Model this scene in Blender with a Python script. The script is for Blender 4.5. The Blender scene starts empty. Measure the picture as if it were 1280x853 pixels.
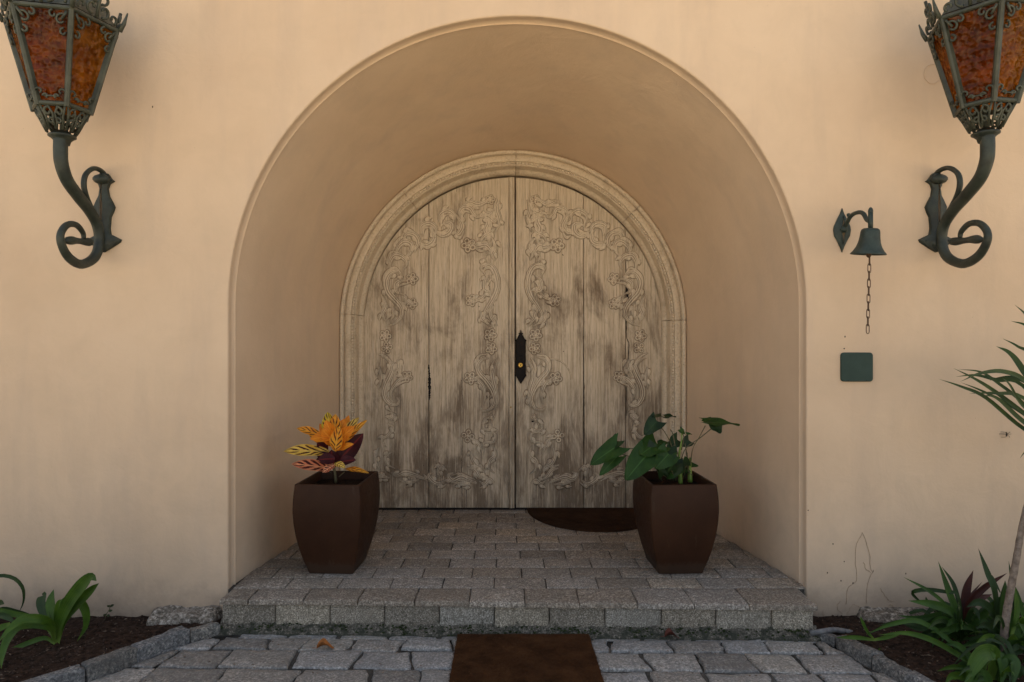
import bpy, bmesh, math, random
from mathutils import Vector, Matrix, noise
R = math.radians
PI = math.pi
random.seed(7)
scene = bpy.context.scene
COL = scene.collection

# ------------------------------------------------------------------ camera, world, sun, exposure
F = 853.0                      # focal length in photo pixels (24 mm on 36 mm, photo 1280 wide)
CX, CY = 640.0, 430.0          # vanishing point of the passage in photo pixels
CZ = 1.36                      # eye height above the paving
YC = 3.38                      # camera distance from the facade (facade is y = 0)
cam_d = bpy.data.cameras.new('camera'); cam = bpy.data.objects.new('camera', cam_d); COL.objects.link(cam)
cam.location = (0, -YC, CZ); cam.rotation_euler = (R(90), 0, 0)
cam_d.lens = 24; cam_d.sensor_width = 36; cam_d.clip_end = 600; cam_d.clip_start = 0.02
cam_d.shift_y = 3.5/1280
scene.camera = cam
SUN_EL, SUN_AZ = 46, 172      # the sun stands behind the house: facade in shade, forecourt beyond in sun
w = bpy.data.worlds.new('World'); scene.world = w; w.use_nodes = True
nt = w.node_tree; nt.nodes.clear()
sky = nt.nodes.new('ShaderNodeTexSky'); sky.sky_type = 'NISHITA'; sky.sun_disc = False
sky.sun_elevation = R(SUN_EL); sky.sun_rotation = R(180-SUN_AZ); sky.dust_density = 4.0; sky.air_density = 1.0; sky.ozone_density = 1.0
bg = nt.nodes.new('ShaderNodeBackground'); bg.inputs[1].default_value = 0.05
wo = nt.nodes.new('ShaderNodeOutputWorld'); hs = nt.nodes.new('ShaderNodeHueSaturation'); hs.inputs['Saturation'].default_value = .5
nt.links.new(sky.outputs[0], hs.inputs['Color']); nt.links.new(hs.outputs[0], bg.inputs[0]); nt.links.new(bg.outputs[0], wo.inputs[0])
sd = bpy.data.lights.new('sun', 'SUN'); sd.energy = 5.0; sd.angle = R(.6); sd.color = (1.0, 0.88, 0.70)
sun = bpy.data.objects.new('sun', sd); COL.objects.link(sun)
az = R(SUN_AZ); dvec = Vector((math.sin(az)*math.cos(R(SUN_EL)), -math.cos(az)*math.cos(R(SUN_EL)), math.sin(R(SUN_EL))))
sun.rotation_euler = dvec.to_track_quat('Z', 'Y').to_euler()
scene.view_settings.view_transform = 'Standard'; scene.view_settings.look = 'None'
scene.view_settings.exposure = 2.58; scene.view_settings.gamma = 1.0
scene.cycles.max_bounces = 8; scene.cycles.diffuse_bounces = 5

def U(px, py, Z):              # photo pixel at depth Z -> world point
    return Vector(((px-CX)/F*Z, Z-YC, CZ-(py-CY)/F*Z))

# ------------------------------------------------------------------ materials
def newmat(name):
    m = bpy.data.materials.new(name); m.use_nodes = True
    n = m.node_tree; b = n.nodes['Principled BSDF']
    return m, n, b
def N(n, typ, **kw):
    x = n.nodes.new('ShaderNode'+typ)
    for k, v in kw.items():
        if k.startswith('i_'):
            x.inputs[k[2:].replace('_', ' ')].default_value = v
        else: setattr(x, k, v)
    return x
def coords(n, scale=(1,1,1), rand=0.0, uv=False):
    tc = N(n, 'TexCoord'); mp = N(n, 'Mapping'); mp.inputs['Scale'].default_value = scale
    src = tc.outputs['UV' if uv else 'Object']
    if rand:
        oi = N(n, 'ObjectInfo'); mu = N(n, 'Math', operation='MULTIPLY'); mu.inputs[1].default_value = rand
        n.links.new(oi.outputs['Random'], mu.inputs[0])
        ad = N(n, 'VectorMath', operation='ADD'); n.links.new(src, ad.inputs[0]); n.links.new(mu.outputs[0], ad.inputs[1])
        src = ad.outputs[0]
    n.links.new(src, mp.inputs['Vector'])
    return mp.outputs[0]
def tex(n, vec, scale, detail=4, rough=.55, typ='noise', distort=0):
    if typ == 'noise':
        t = N(n, 'TexNoise'); t.inputs['Roughness'].default_value = rough; t.inputs['Detail'].default_value = detail; t.inputs['Distortion'].default_value = distort
    else:
        t = N(n, 'TexVoronoi')
    t.inputs['Scale'].default_value = scale; n.links.new(vec, t.inputs['Vector'])
    return t.outputs[0]
def ramp(n, fac, stops):
    r = N(n, 'ValToRGB'); e = r.color_ramp.elements
    while len(e) < len(stops): e.new(0.5)
    for el, (p, c) in zip(e, stops):
        el.position = p; el.color = (c[0], c[1], c[2], 1) if isinstance(c, tuple) else (c, c, c, 1)
    n.links.new(fac, r.inputs[0]); return r.outputs[0]
def mix(n, fac, a, b, mode='MIX'):
    x = N(n, 'Mix', data_type='RGBA', blend_type=mode)
    for sock, v in ((0, fac), (6, a), (7, b)):
        if hasattr(v, 'links'): n.links.new(v, x.inputs[sock])
        elif isinstance(v, tuple): x.inputs[sock].default_value = (*v[:3], 1)
        else: x.inputs[sock].default_value = v
    return x.outputs[2]
def mth(n, op, a, b=0.0, c=None, clamp=False):
    x = N(n, 'Math', operation=op); x.use_clamp = clamp
    for i, v in enumerate((a, b, c)):
        if v is None: continue
        if hasattr(v, 'links'): n.links.new(v, x.inputs[i])
        else: x.inputs[i].default_value = v
    return x.outputs[0]
def bump(n, b, h, strength, dist):
    bp = N(n, 'Bump'); bp.inputs['Strength'].default_value = strength; bp.inputs['Distance'].default_value = dist
    n.links.new(h, bp.inputs['Height']); n.links.new(bp.outputs[0], b.inputs['Normal']); return bp
def setb(b, rough=.8, spec=.3, metal=0):
    b.inputs['Roughness'].default_value = rough; b.inputs['Specular IOR Level'].default_value = spec; b.inputs['Metallic'].default_value = metal
def sep(n, vec):
    s = N(n, 'SeparateXYZ'); n.links.new(vec, s.inputs[0]); return s.outputs

def mat_plaster():
    m, n, b = newmat('plaster'); setb(b, .82, .25)
    v = coords(n)
    big = tex(n, v, .9, 5, .6); med = tex(n, v, 4.5, 6, .65, distort=.6); fine = tex(n, v, 60, 3, .6)
    c = ramp(n, big, [(.3, (.60,.442,.298)), (.5, (.668,.502,.345)), (.72, (.71,.545,.38))])
    c = mix(n, ramp(n, med, [(.45, 0.0), (.75, .28)]), c, (.53,.41,.28))
    vs = coords(n, (1.6, 1.6, .28)); st = tex(n, vs, 3.0, 5, .6)        # vertical water marks
    c = mix(n, ramp(n, st, [(.50, 0.0), (.72, .30)]), c, (.47,.365,.28))
    # splash dirt: damp greyish band above the beds, ragged top
    z = sep(n, v)[2]
    zz = mth(n, 'ADD', mth(n, 'ADD', z, .5), mth(n, 'MULTIPLY', med, -.55))
    c = mix(n, ramp(n, zz, [(.2, .5), (.5, .25), (.95, 0.0)]), c, (.34,.27,.215))
    zz2 = mth(n, 'ADD', mth(n, 'ADD', z, .5), mth(n, 'MULTIPLY', tex(n, v, 9, 7, .75), -.36))
    c = mix(n, ramp(n, zz2, [(.27, .8), (.35, .35), (.50, 0.0)]), c, (.17,.135,.105))
    sp = tex(n, v, 11, typ='v')                                          # tiny chips and fly specks
    c = mix(n, ramp(n, sp, [(.010, .6), (.018, 0.0)]), c, (.13,.09,.06))
    n.links.new(c, b.inputs['Base Color'])
    h = mth(n, 'ADD', mth(n, 'MULTIPLY', med, .8), mth(n, 'MULTIPLY', fine, .14))
    h = mth(n, 'ADD', h, mth(n, 'MULTIPLY', big, 2.0))
    bump(n, b, h, .5, .012)
    return m
def mat_wood(name='old_wood', relief=False):
    m, n, b = newmat(name); setb(b, .75, .25)
    vg = coords(n, (75, 30, 2.2), rand=9.0); g = tex(n, vg, 1.0, 7, .72)
    vg2 = coords(n, (260, 60, 6), rand=9.0); g2 = tex(n, vg2, 1.0, 4, .7)
    vw = coords(n, (1.0, 1.0, .42)); wz = tex(n, vw, 4.2, 6, .68, distort=.5)
    z = sep(n, coords(n))[2]
    c = ramp(n, g, [(.27, (.29,.215,.14)), (.38, (.50,.40,.275)), (.52, (.64,.53,.385)), (.75, (.72,.61,.465))])
    c = mix(n, ramp(n, g2, [(.36, .7), (.45, 0.0)]), c, (.19,.13,.08))
    # paint worn off: ragged patches that open along the grain, most of them low down where the rain reaches
    vl = coords(n, (120, 50, 3.2), rand=9.0); fine = tex(n, vl, 1.0, 6, .75)
    reg = mth(n, 'ADD', mth(n, 'MULTIPLY', z, -.10), wz)
    reg = mth(n, 'ADD', reg, mth(n, 'MULTIPLY', tex(n, coords(n, (9, 8, 2.0), rand=9.0), 1.0, 5, .7), .45))
    R1 = ramp(n, reg, [(.53, 0.0), (.78, 1.0)])
    lines = mth(n, 'ADD', fine, mth(n, 'MULTIPLY', R1, .13))
    L1 = ramp(n, lines, [(.50, 0.0), (.57, 1.0)])
    c = mix(n, mth(n, 'MULTIPLY', R1, .30), c, (.27,.205,.145))
    c = mix(n, mth(n, 'MULTIPLY', mth(n, 'MULTIPLY', L1, R1), .78), c, (.13,.088,.055))
    c = mix(n, ramp(n, fine, [(.57, 0.0), (.66, .5)]), c, (.76,.68,.55))
    nail = tex(n, coords(n, rand=9.0), 7, typ='v')
    c = mix(n, ramp(n, nail, [(.022, .9), (.03, 0.0)]), c, (.05,.03,.02))
    if relief:  # relief shading painted into the colour, mixed with groove dirt and worn crests
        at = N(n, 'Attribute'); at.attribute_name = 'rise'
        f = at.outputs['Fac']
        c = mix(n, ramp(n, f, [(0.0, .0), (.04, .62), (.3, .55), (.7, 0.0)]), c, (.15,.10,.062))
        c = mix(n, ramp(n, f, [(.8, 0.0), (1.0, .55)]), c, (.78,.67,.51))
    n.links.new(c, b.inputs['Base Color'])
    h = mth(n, 'ADD', g, mth(n, 'MULTIPLY', g2, .45))
    bump(n, b, h, .75, .004)
    return m
def mat_granite(name, base, dark, light, moss=0.0, scale=120, rough=.8):
    m, n, b = newmat(name); setb(b, rough, .3)
    v = coords(n, rand=7.0)
    s = tex(n, v, scale, 3, .75); s2 = tex(n, v, scale*.35, 4, .7); big = tex(n, v, 5, 4, .6)
    c = ramp(n, s, [(.40, dark), (.47, base), (.53, base), (.60, light)])
    c = mix(n, ramp(n, s2, [(.42, .5), (.56, 0.0)]), c, dark)
    c = mix(n, ramp(n, big, [(.42, 0.0), (.7, .5)]), c, tuple(x*.55 for x in base))
    oi = N(n, 'ObjectInfo')
    tint = ramp(n, oi.outputs['Random'], [(0.0, (.72,.70,.68)), (.35, (.95,.9,.84)), (.7, (1.05,1.06,1.08)), (1.0, (1.2,1.12,1.0))])
    c = mix(n, 1.0, c, tint, 'MULTIPLY')
    if moss:
        vv = coords(n); ms = tex(n, vv, 22, 6, .75); z = sep(n, vv)[2]
        mm = mth(n, 'ADD', ms, mth(n, 'MULTIPLY', z, -3.2))
        c = mix(n, ramp(n, mm, [(.42, 0.0), (.52, .85)]), c, (.022,.026,.016))
    n.links.new(c, b.inputs['Base Color'])
    bump(n, b, mth(n, 'ADD', mth(n, 'MULTIPLY', s, .3), mth(n, 'ADD', mth(n, 'MULTIPLY', s2, .6), big)), .6, .003)
    return m
def mat_simple(name, c1, c2, scale=20, rough=.7, spec=.4, metal=0, bs=.3, bd=.003, det=5, rand=5.0):
    m, n, b = newmat(name); setb(b, rough, spec, metal)
    v = coords(n, rand=rand); t = tex(n, v, scale, det, .65)
    n.links.new(ramp(n, t, [(.35, c1), (.65, c2)]), b.inputs['Base Color'])
    if bs: bump(n, b, t, bs, bd)
    return m
def mat_leaf(name, c1, c2, veins=(.1,.2,.04), stripe=0.0, freq=16, trans=.25, rough=.55, vein_w=.07, slant=5.0, slim=(.35,.6)):
    m, n, b = newmat(name); setb(b, rough, .25)
    uv = coords(n, uv=True); s = sep(n, uv); u, vv = s[0], s[1]
    ac = mth(n, 'ABSOLUTE', mth(n, 'SUBTRACT', u, .5))
    nz = tex(n, coords(n, rand=3.0), 18, 4, .6)
    c = ramp(n, nz, [(.35, c1), (.65, c2)])
    if stripe:
        ph = mth(n, 'ADD', mth(n, 'MULTIPLY', vv, freq), mth(n, 'MULTIPLY', ac, -slant))
        ph = mth(n, 'ADD', ph, mth(n, 'MULTIPLY', nz, 1.2))
        w_ = mth(n, 'PINGPONG', ph, .5)
        msk = ramp(n, w_, [(slim[0]*.5, 0.0), (slim[1]*.5, 1.0)])
        edge = ramp(n, ac, [(.03, 0.0), (.07, 1.0), (.40, 1.0), (.47, 0.0)])
        c = mix(n, mth(n, 'MULTIPLY', mth(n, 'MULTIPLY', msk, edge), stripe), c, (.07,.012,.010))
    c = mix(n, ramp(n, ac, [(vein_w*.3, .75), (vein_w, 0.0)]), c, veins)
    if not stripe: c = mix(n, ramp(n, mth(n, 'ADD', vv, mth(n, 'MULTIPLY', nz, .25)), [(1.0, 0.0), (1.12, .85)]), c, (.30,.22,.03))
    n.links.new(c, b.inputs['Base Color'])
    ph2 = mth(n, 'PINGPONG', mth(n, 'ADD', mth(n, 'MULTIPLY', vv, freq), mth(n, 'MULTIPLY', ac, -slant)), .5)
    bump(n, b, ph2, .12, .003)
    tr = N(n, 'BsdfTranslucent'); n.links.new(c, tr.inputs[0]); ms = N(n, 'MixShader'); ms.inputs[0].default_value = trans
    out = [x for x in n.nodes if x.type == 'OUTPUT_MATERIAL'][0]
    n.links.new(b.outputs[0], ms.inputs[1]); n.links.new(tr.outputs[0], ms.inputs[2]); n.links.new(ms.outputs[0], out.inputs[0])
    return m
def mat_strap(name, c1, c2, c3, rough=.5, trans=.22):
    m, n, b = newmat(name); setb(b, rough, .3)
    uv = coords(n, (38, 1.3, 1), uv=True); t = tex(n, uv, 1.0, 3, .5)
    nz = tex(n, coords(n, rand=3.0), 9, 4, .6)
    c = ramp(n, nz, [(.35, c1), (.65, c2)])
    c = mix(n, ramp(n, t, [(.5, 0.0), (.7, .35)]), c, c3)
    vv = sep(n, coords(n, uv=True))[1]
    c = mix(n, ramp(n, vv, [(.0, .6), (.22, 0.0)]), c, c3)
    c = mix(n, ramp(n, mth(n, 'ADD', vv, mth(n, 'MULTIPLY', nz, .15)), [(1.02, 0.0), (1.1, .8)]), c, (.16,.10,.035))
    n.links.new(c, b.inputs['Base Color']); bump(n, b, t, .3, .003)
    tr = N(n, 'BsdfTranslucent'); n.links.new(c, tr.inputs[0]); ms = N(n, 'MixShader'); ms.inputs[0].default_value = trans
    out = [x for x in n.nodes if x.type == 'OUTPUT_MATERIAL'][0]
    n.links.new(b.outputs[0], ms.inputs[1]); n.links.new(tr.outputs[0], ms.inputs[2]); n.links.new(ms.outputs[0], out.inputs[0])
    return m
def mat_glass(name, c1, c2, bs=1.0):
    m, n, b = newmat(name); setb(b, .16, .5)
    v = coords(n, rand=2.0); vo = N(n, 'TexVoronoi'); vo.feature = 'SMOOTH_F1'; vo.inputs['Scale'].default_value = 46; n.links.new(v, vo.inputs['Vector'])
    nz = tex(n, v, 16, 4, .6)
    c = ramp(n, nz, [(.35, c1), (.68, c2)])
    n.links.new(c, b.inputs['Base Color'])
    bp = bump(n, b, mth(n, 'ADD', vo.outputs[0], mth(n, 'MULTIPLY', nz, .5)), bs, .02)
    tr = N(n, 'BsdfTranslucent'); n.links.new(c, tr.inputs[0]); n.links.new(bp.outputs[0], tr.inputs['Normal'])
    tp = N(n, 'BsdfTransparent'); n.links.new(mix(n, .35, c, (.9,.3,.05)), tp.inputs[0])
    m1 = N(n, 'MixShader'); m1.inputs[0].default_value = .4; m2 = N(n, 'MixShader'); m2.inputs[0].default_value = .66
    n.links.new(tr.outputs[0], m1.inputs[1]); n.links.new(tp.outputs[0], m1.inputs[2])
    n.links.new(b.outputs[0], m2.inputs[1]); n.links.new(m1.outputs[0], m2.inputs[2])
    out = [x for x in n.nodes if x.type == 'OUTPUT_MATERIAL'][0]; n.links.new(m2.outputs[0], out.inputs[0])
    return m
def mat_mat(name, c1, c2):
    m, n, b = newmat(name); setb(b, .95, .08)
    v = coords(n); t = tex(n, v, 260, 3, .85); t2 = tex(n, v, 9, 5, .65); t3 = tex(n, v, 70, 4, .75)
    c = ramp(n, mth(n, 'MULTIPLY_ADD', t, .5, mth(n, 'MULTIPLY', t2, .5)), [(.4, c1), (.62, c2)])
    c = mix(n, ramp(n, t3, [(.62, 0.0), (.74, .5)]), c, tuple(x*2.4 for x in c2))
    n.links.new(c, b.inputs['Base Color']); bump(n, b, mth(n, 'ADD', t, t3), 1.0, .008)
    return m

def mat_pot():
    m, n, b = newmat('pot_brown'); setb(b, .5, .14)
    v = coords(n, rand=5.0); t = tex(n, v, 4, 6, .7); t2 = tex(n, v, 40, 5, .8); z = sep(n, coords(n))[2]
    c = ramp(n, t, [(.35, (.030,.0125,.0065)), (.65, (.044,.019,.0095))])
    sc = tex(n, coords(n, (22, 22, 5), rand=5.0), 1.0, 6, .75)
    c = mix(n, ramp(n, sc, [(.60, 0.0), (.74, .45)]), c, (.085,.060,.042))
    dz = mth(n, 'ADD', z, mth(n, 'MULTIPLY', t2, -.10))
    c = mix(n, ramp(n, dz, [(.0, .3), (.02, 0.0)]), c, (.07,.055,.042))
    n.links.new(c, b.inputs['Base Color'])
    n.links.new(ramp(n, t2, [(.3, .42), (.7, .62)]), b.inputs['Roughness']); bump(n, b, mth(n, 'ADD', t, mth(n, 'MULTIPLY', t2, .3)), .15, .003)
    return m
M = {}
M['plaster'] = mat_plaster()
def mat_frame():
    m, n, b = newmat('frame_wood'); setb(b, .75, .25)
    v = coords(n, rand=4.0); t = tex(n, v, 70, 5, .7); t2 = tex(n, coords(n, (1,1,.5), rand=4.0), 7, 6, .7, distort=.6)
    c = ramp(n, t, [(.30, (.42,.33,.22)), (.44, (.62,.51,.365)), (.68, (.69,.58,.43))])
    c = mix(n, ramp(n, t2, [(.52, 0.0), (.70, .55)]), c, (.30,.22,.14))
    n.links.new(c, b.inputs['Base Color']); bump(n, b, mth(n, 'ADD', mth(n, 'MULTIPLY', t, .5), t2), .5, .003); return m
M['frame'] = mat_frame(); M['pearl'] = mat_simple('pearl_paint', (.55,.44,.31), (.80,.70,.54), 40, .7, .3, bs=0)
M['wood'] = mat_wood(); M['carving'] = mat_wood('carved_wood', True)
M['landing'] = mat_granite('landing_granite', (.27,.24,.20), (.11,.095,.08), (.52,.48,.42))
M['riser'] = mat_granite('riser_granite', (.28,.26,.22), (.11,.10,.08), (.56,.53,.47), moss=1.0, scale=170)
M['paving'] = mat_granite('paving_stone', (.27,.27,.26), (.14,.138,.132), (.46,.45,.43), scale=100, rough=.46)
M['fillet'] = mat_granite('fillet_mortar', (.13,.12,.10), (.04,.038,.03), (.30,.28,.24), moss=1.0, scale=120)
M['kerb'] = mat_granite('kerb_stone', (.16,.165,.165), (.06,.06,.06), (.33,.32,.30), scale=90)
M['rubble'] = mat_granite('rubble', (.22,.19,.155), (.07,.06,.045), (.46,.42,.36), scale=60)
M['grout'] = mat_simple('grout', (.03,.028,.024), (.10,.092,.08), 30, .95, .1, bs=.8, bd=.006)
M['joint'] = mat_simple('joint_sand', (.012,.012,.010), (.12,.115,.105), 6, .95, .1, bs=.8, bd=.006)
M['soil'] = mat_simple('soil', (.012,.0075,.0055), (.052,.032,.022), 38, .95, .1, bs=1.0, bd=.012, rand=0)
M['clod'] = mat_simple('clods', (.012,.008,.006), (.085,.058,.042), 25, .95, .1, bs=0, rand=0)
M['bark_bits'] = mat_simple('bark_bits', (.08,.055,.04), (.26,.20,.15), 25, .9, .1, bs=0, rand=0)
M['moss'] = mat_simple('moss', (.012,.018,.008), (.045,.06,.022), 60, .95, .1, bs=0, rand=0)
M['iron'] = mat_simple('green_iron', (.011,.016,.012), (.034,.043,.032), 16, .5, .4, bs=.5, bd=.004)
M['iron_light'] = mat_simple('lantern_metal', (.026,.031,.021), (.066,.072,.050), 14, .48, .4, bs=.4, bd=.003)
M['bell'] = mat_simple('bell_paint', (.013,.023,.018), (.032,.048,.038), 26, .5, .4, bs=.4, bd=.003)
M['chain'] = mat_simple('chain_rust', (.06,.035,.02), (.15,.09,.055), 60, .6, .4, .5, bs=.2, bd=.001)
M['plaque'] = mat_simple('plaque_paint', (.022,.045,.036), (.034,.060,.048), 9, .62, .3, bs=.2, bd=.002)
M['lock'] = mat_simple('black_iron', (.005,.004,.0035), (.014,.010,.008), 50, .7, .2, 0, bs=.5, bd=.002)
M['brass'] = mat_simple('brass', (.40,.24,.05), (.60,.38,.09), 30, .4, .5, 1.0, bs=0)
M['pot'] = mat_pot()
M['potting'] = mat_simple('potting_soil', (.006,.004,.003), (.025,.015,.010), 60, .95, .1, bs=1, bd=.01)
M['mat'] = mat_mat('coir', (.036,.015,.006), (.11,.050,.020)); M['mat2'] = mat_mat('coir_dark', (.028,.014,.008), (.07,.035,.018))
M['croton_yellow'] = mat_leaf('croton_yellow', (.66,.40,.05), (.82,.60,.13), (.8,.58,.14), 1.0, 4.5, slim=(.52,.62), slant=3.2)
M['croton_orange'] = mat_leaf('croton_orange', (.70,.20,.010), (.80,.29,.02), (.85,.36,.04), .4, 7, slim=(.8,.95))
M['croton_gold'] = mat_leaf('croton_gold', (.72,.24,.012), (.82,.40,.035), (.85,.45,.06), .95, 4.5, slim=(.58,.68), slant=3.2)
M['croton_green'] = mat_leaf('croton_lime', (.50,.42,.015), (.68,.46,.03), (.8,.6,.1), 1.0, 4, slim=(.5,.6), slant=3.2)
M['croton_pink'] = mat_leaf('croton_pink', (.68,.20,.10), (.80,.34,.17), (.8,.4,.2), 1.0, 4.5, slim=(.42,.52), slant=3.2)
M['croton_maroon'] = mat_leaf('croton_maroon', (.030,.006,.009), (.07,.010,.014), (.22,.02,.015), 0.0, 9)
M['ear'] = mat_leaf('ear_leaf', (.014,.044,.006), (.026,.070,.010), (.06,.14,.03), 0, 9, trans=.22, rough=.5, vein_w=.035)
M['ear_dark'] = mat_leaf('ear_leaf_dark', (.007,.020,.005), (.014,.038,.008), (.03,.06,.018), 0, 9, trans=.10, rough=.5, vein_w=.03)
M['stalk'] = mat_simple('stalk_green', (.12,.20,.03), (.22,.30,.06), 20, .4, .4, bs=0)
M['stalk_dark'] = mat_simple('stalk_brown', (.05,.055,.02), (.12,.09,.04), 20, .5, .4, bs=0)
M['lily'] = mat_strap('lily_leaf', (.026,.070,.006), (.062,.135,.011), (.20,.28,.05))
M['lily_dark'] = mat_strap('lily_leaf_dark', (.012,.03,.008), (.03,.065,.014), (.07,.11,.03))
M['strap'] = mat_strap('strap_leaf', (.022,.06,.012), (.05,.115,.016), (.14,.22,.05))
M['maroon'] = mat_strap('maroon_leaf', (.035,.010,.010), (.075,.022,.016), (.13,.05,.03))
M['drac'] = mat_strap('dracaena_leaf', (.018,.045,.012), (.045,.085,.02), (.11,.06,.03))
M['trunk'] = mat_simple('trunk_bark', (.14,.105,.08), (.30,.24,.19), 45, .85, .2, bs=.8, bd=.006)
M['dry'] = mat_simple('dry_leaf', (.20,.07,.018), (.40,.15,.04), 30, .8, .2, bs=.4, bd=.003)
M['dry_red'] = mat_simple('dry_leaf_red', (.07,.022,.015), (.14,.045,.03), 30, .8, .2, bs=.4, bd=.003)
M['pipe'] = mat_simple('pipe_grey', (.10,.10,.10), (.20,.20,.20), 40, .6, .3, bs=.2)
M['ground'] = mat_simple('ground_gravel', (.30,.26,.20), (.42,.37,.29), 3, .95, .1, bs=.5, bd=.01, rand=0)
M['root'] = mat_simple('dry_root', (.30,.21,.14), (.44,.33,.23), 60, .9, .1, bs=0)
M['insect'] = mat_simple('insect', (.02,.015,.01), (.07,.05,.035), 90, .5, .3, bs=0)

# ------------------------------------------------------------------ builders
class MB:
    def __init__(s): s.v = []; s.f = []; s.uv = {}; s.rise = []
    def add(s, vs, fs, uvs=None, rise=None):
        k = len(s.v); s.v += [Vector(p) for p in vs]
        s.rise += list(rise) if rise is not None else [1.0]*len(vs)
        for f in fs: s.f.append(tuple(i+k for i in f))
        if uvs is not None:
            for i, q in enumerate(uvs): s.uv[k+i] = q
        return k
    def box(s, a, b):
        x0,y0,z0 = a; x1,y1,z1 = b
        s.add([(x0,y0,z0),(x1,y0,z0),(x1,y1,z0),(x0,y1,z0),(x0,y0,z1),(x1,y0,z1),(x1,y1,z1),(x0,y1,z1)],
              [(0,3,2,1),(4,5,6,7),(0,1,5,4),(1,2,6,5),(2,3,7,6),(3,0,4,7)])
    def grid(s, rows, closed=False, uvs=None, rise=None):
        nr, nc = len(rows), len(rows[0]); fs = []
        for i in range(nr-1):
            for j in range(nc if closed else nc-1):
                a = i*nc+j; b_ = i*nc+(j+1)%nc
                fs.append((a, b_, b_+nc, a+nc))
        return s.add([p for r in rows for p in r], fs, uvs, rise)
    def tube(s, pts, rad, n=8, cap=True, flat=1.0, up=None):
        pts = [Vector(p) for p in pts]; m = len(pts)
        rads = rad if isinstance(rad, (list, tuple)) else [rad]*m
        rows = []; prev = None
        for i, p in enumerate(pts):
            t = (pts[min(i+1, m-1)]-pts[max(i-1, 0)])
            if t.length < 1e-9: t = Vector((0,0,1))
            t.normalize()
            if prev is None:
                r = Vector(up) if up else (Vector((0,0,1)) if abs(t.z) < .9 else Vector((1,0,0)))
                a = t.cross(r); a.normalize() if a.length > 1e-6 else None
            else:
                a = prev - t*prev.dot(t)
                if a.length < 1e-6: a = t.orthogonal()
                a.normalize()
            prev = a; b_ = t.cross(a)
            rows.append([p + a*math.cos(2*PI*k/n)*rads[i]*flat + b_*math.sin(2*PI*k/n)*rads[i] for k in range(n)])
        k0 = s.grid(rows, closed=True)
        if cap:
            s.f.append(tuple(range(k0, k0+n))[::-1]); e = k0+(m-1)*n; s.f.append(tuple(range(e, e+n)))
    def lathe(s, prof, origin, axis=(0,0,1), n=20, sx=1.0):
        ax = Vector(axis).normalized(); a = ax.orthogonal().normalized(); b_ = ax.cross(a); o = Vector(origin)
        s.grid([[o + ax*h + (a*math.cos(2*PI*k/n) + b_*math.sin(2*PI*k/n))*r for k in range(n)] for r, h in prof], closed=True)
    def ball(s, c, r, n=8, m=5, sc=(1,1,1)):
        c = Vector(c); rows = []
        for i in range(m+1):
            th = PI*i/m
            rows.append([c + Vector((math.sin(th)*math.cos(2*PI*k/n)*r*sc[0], math.sin(th)*math.sin(2*PI*k/n)*r*sc[1], math.cos(th)*r*sc[2])) for k in range(n)])
        s.grid(rows, closed=True)
    def build(s, name, mat, parent=None, smooth=True, kind=None, label=None, recalc=True, auto=None):
        me = bpy.data.meshes.new(name)
        off = Vector((0,0,0)); p = parent
        while p is not None: off = off + p.location; p = p.parent
        me.from_pydata([tuple(x-off) for x in s.v], [], s.f)
        if s.uv:
            l = me.uv_layers.new(name='UVMap')
            for lp in me.loops: l.data[lp.index].uv = s.uv.get(lp.vertex_index, (0,0))
        if any(r != 1.0 for r in s.rise):
            at = me.attributes.new('rise', 'FLOAT', 'POINT')
            at.data.foreach_set('value', s.rise)
        if recalc:
            bm = bmesh.new(); bm.from_mesh(me); bmesh.ops.recalc_face_normals(bm, faces=bm.faces); bm.to_mesh(me); bm.free()
        me.materials.append(M[mat] if isinstance(mat, str) else mat)
        me.polygons.foreach_set('use_smooth', [smooth]*len(me.polygons))
        if smooth and auto:
            me.set_sharp_from_angle(angle=R(auto))
        o = bpy.data.objects.new(name, me); COL.objects.link(o)
        if parent is not None: o.parent = parent
        if kind: o['kind'] = kind
        if label: o['label'] = label
        return o
def tag(o, label=None, cat=None, group=None, kind=None):
    if label: o['label'] = label
    if cat: o['category'] = cat
    if group: o['group'] = group
    if kind: o['kind'] = kind
    return o
def thing(name, loc, label, cat, group=None, rz=0):
    o = bpy.data.objects.new(name, None); COL.objects.link(o); o.location = loc; o.empty_display_size = .05
    return tag(o, label, cat, group)
def cr(pts, n=24):             # Catmull-Rom
    P = [Vector(p) for p in pts]
    if len(P) == 2: return [P[0].lerp(P[1], i/n) for i in range(n+1)]
    P = [P[0]*2-P[1]] + P + [P[-1]*2-P[-2]]; out = []; m = len(P)-3
    for i in range(n+1):
        t = i/n*m; k = min(int(t), m-1); u = t-k
        a,b_,c,d = P[k:k+4]
        out.append(.5*((2*b_)+(c-a)*u+(2*a-5*b_+4*c-d)*u*u+(-a+3*b_-3*c+d)*u*u*u))
    return out
def rnd(a, b_): return random.uniform(a, b_)

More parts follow.
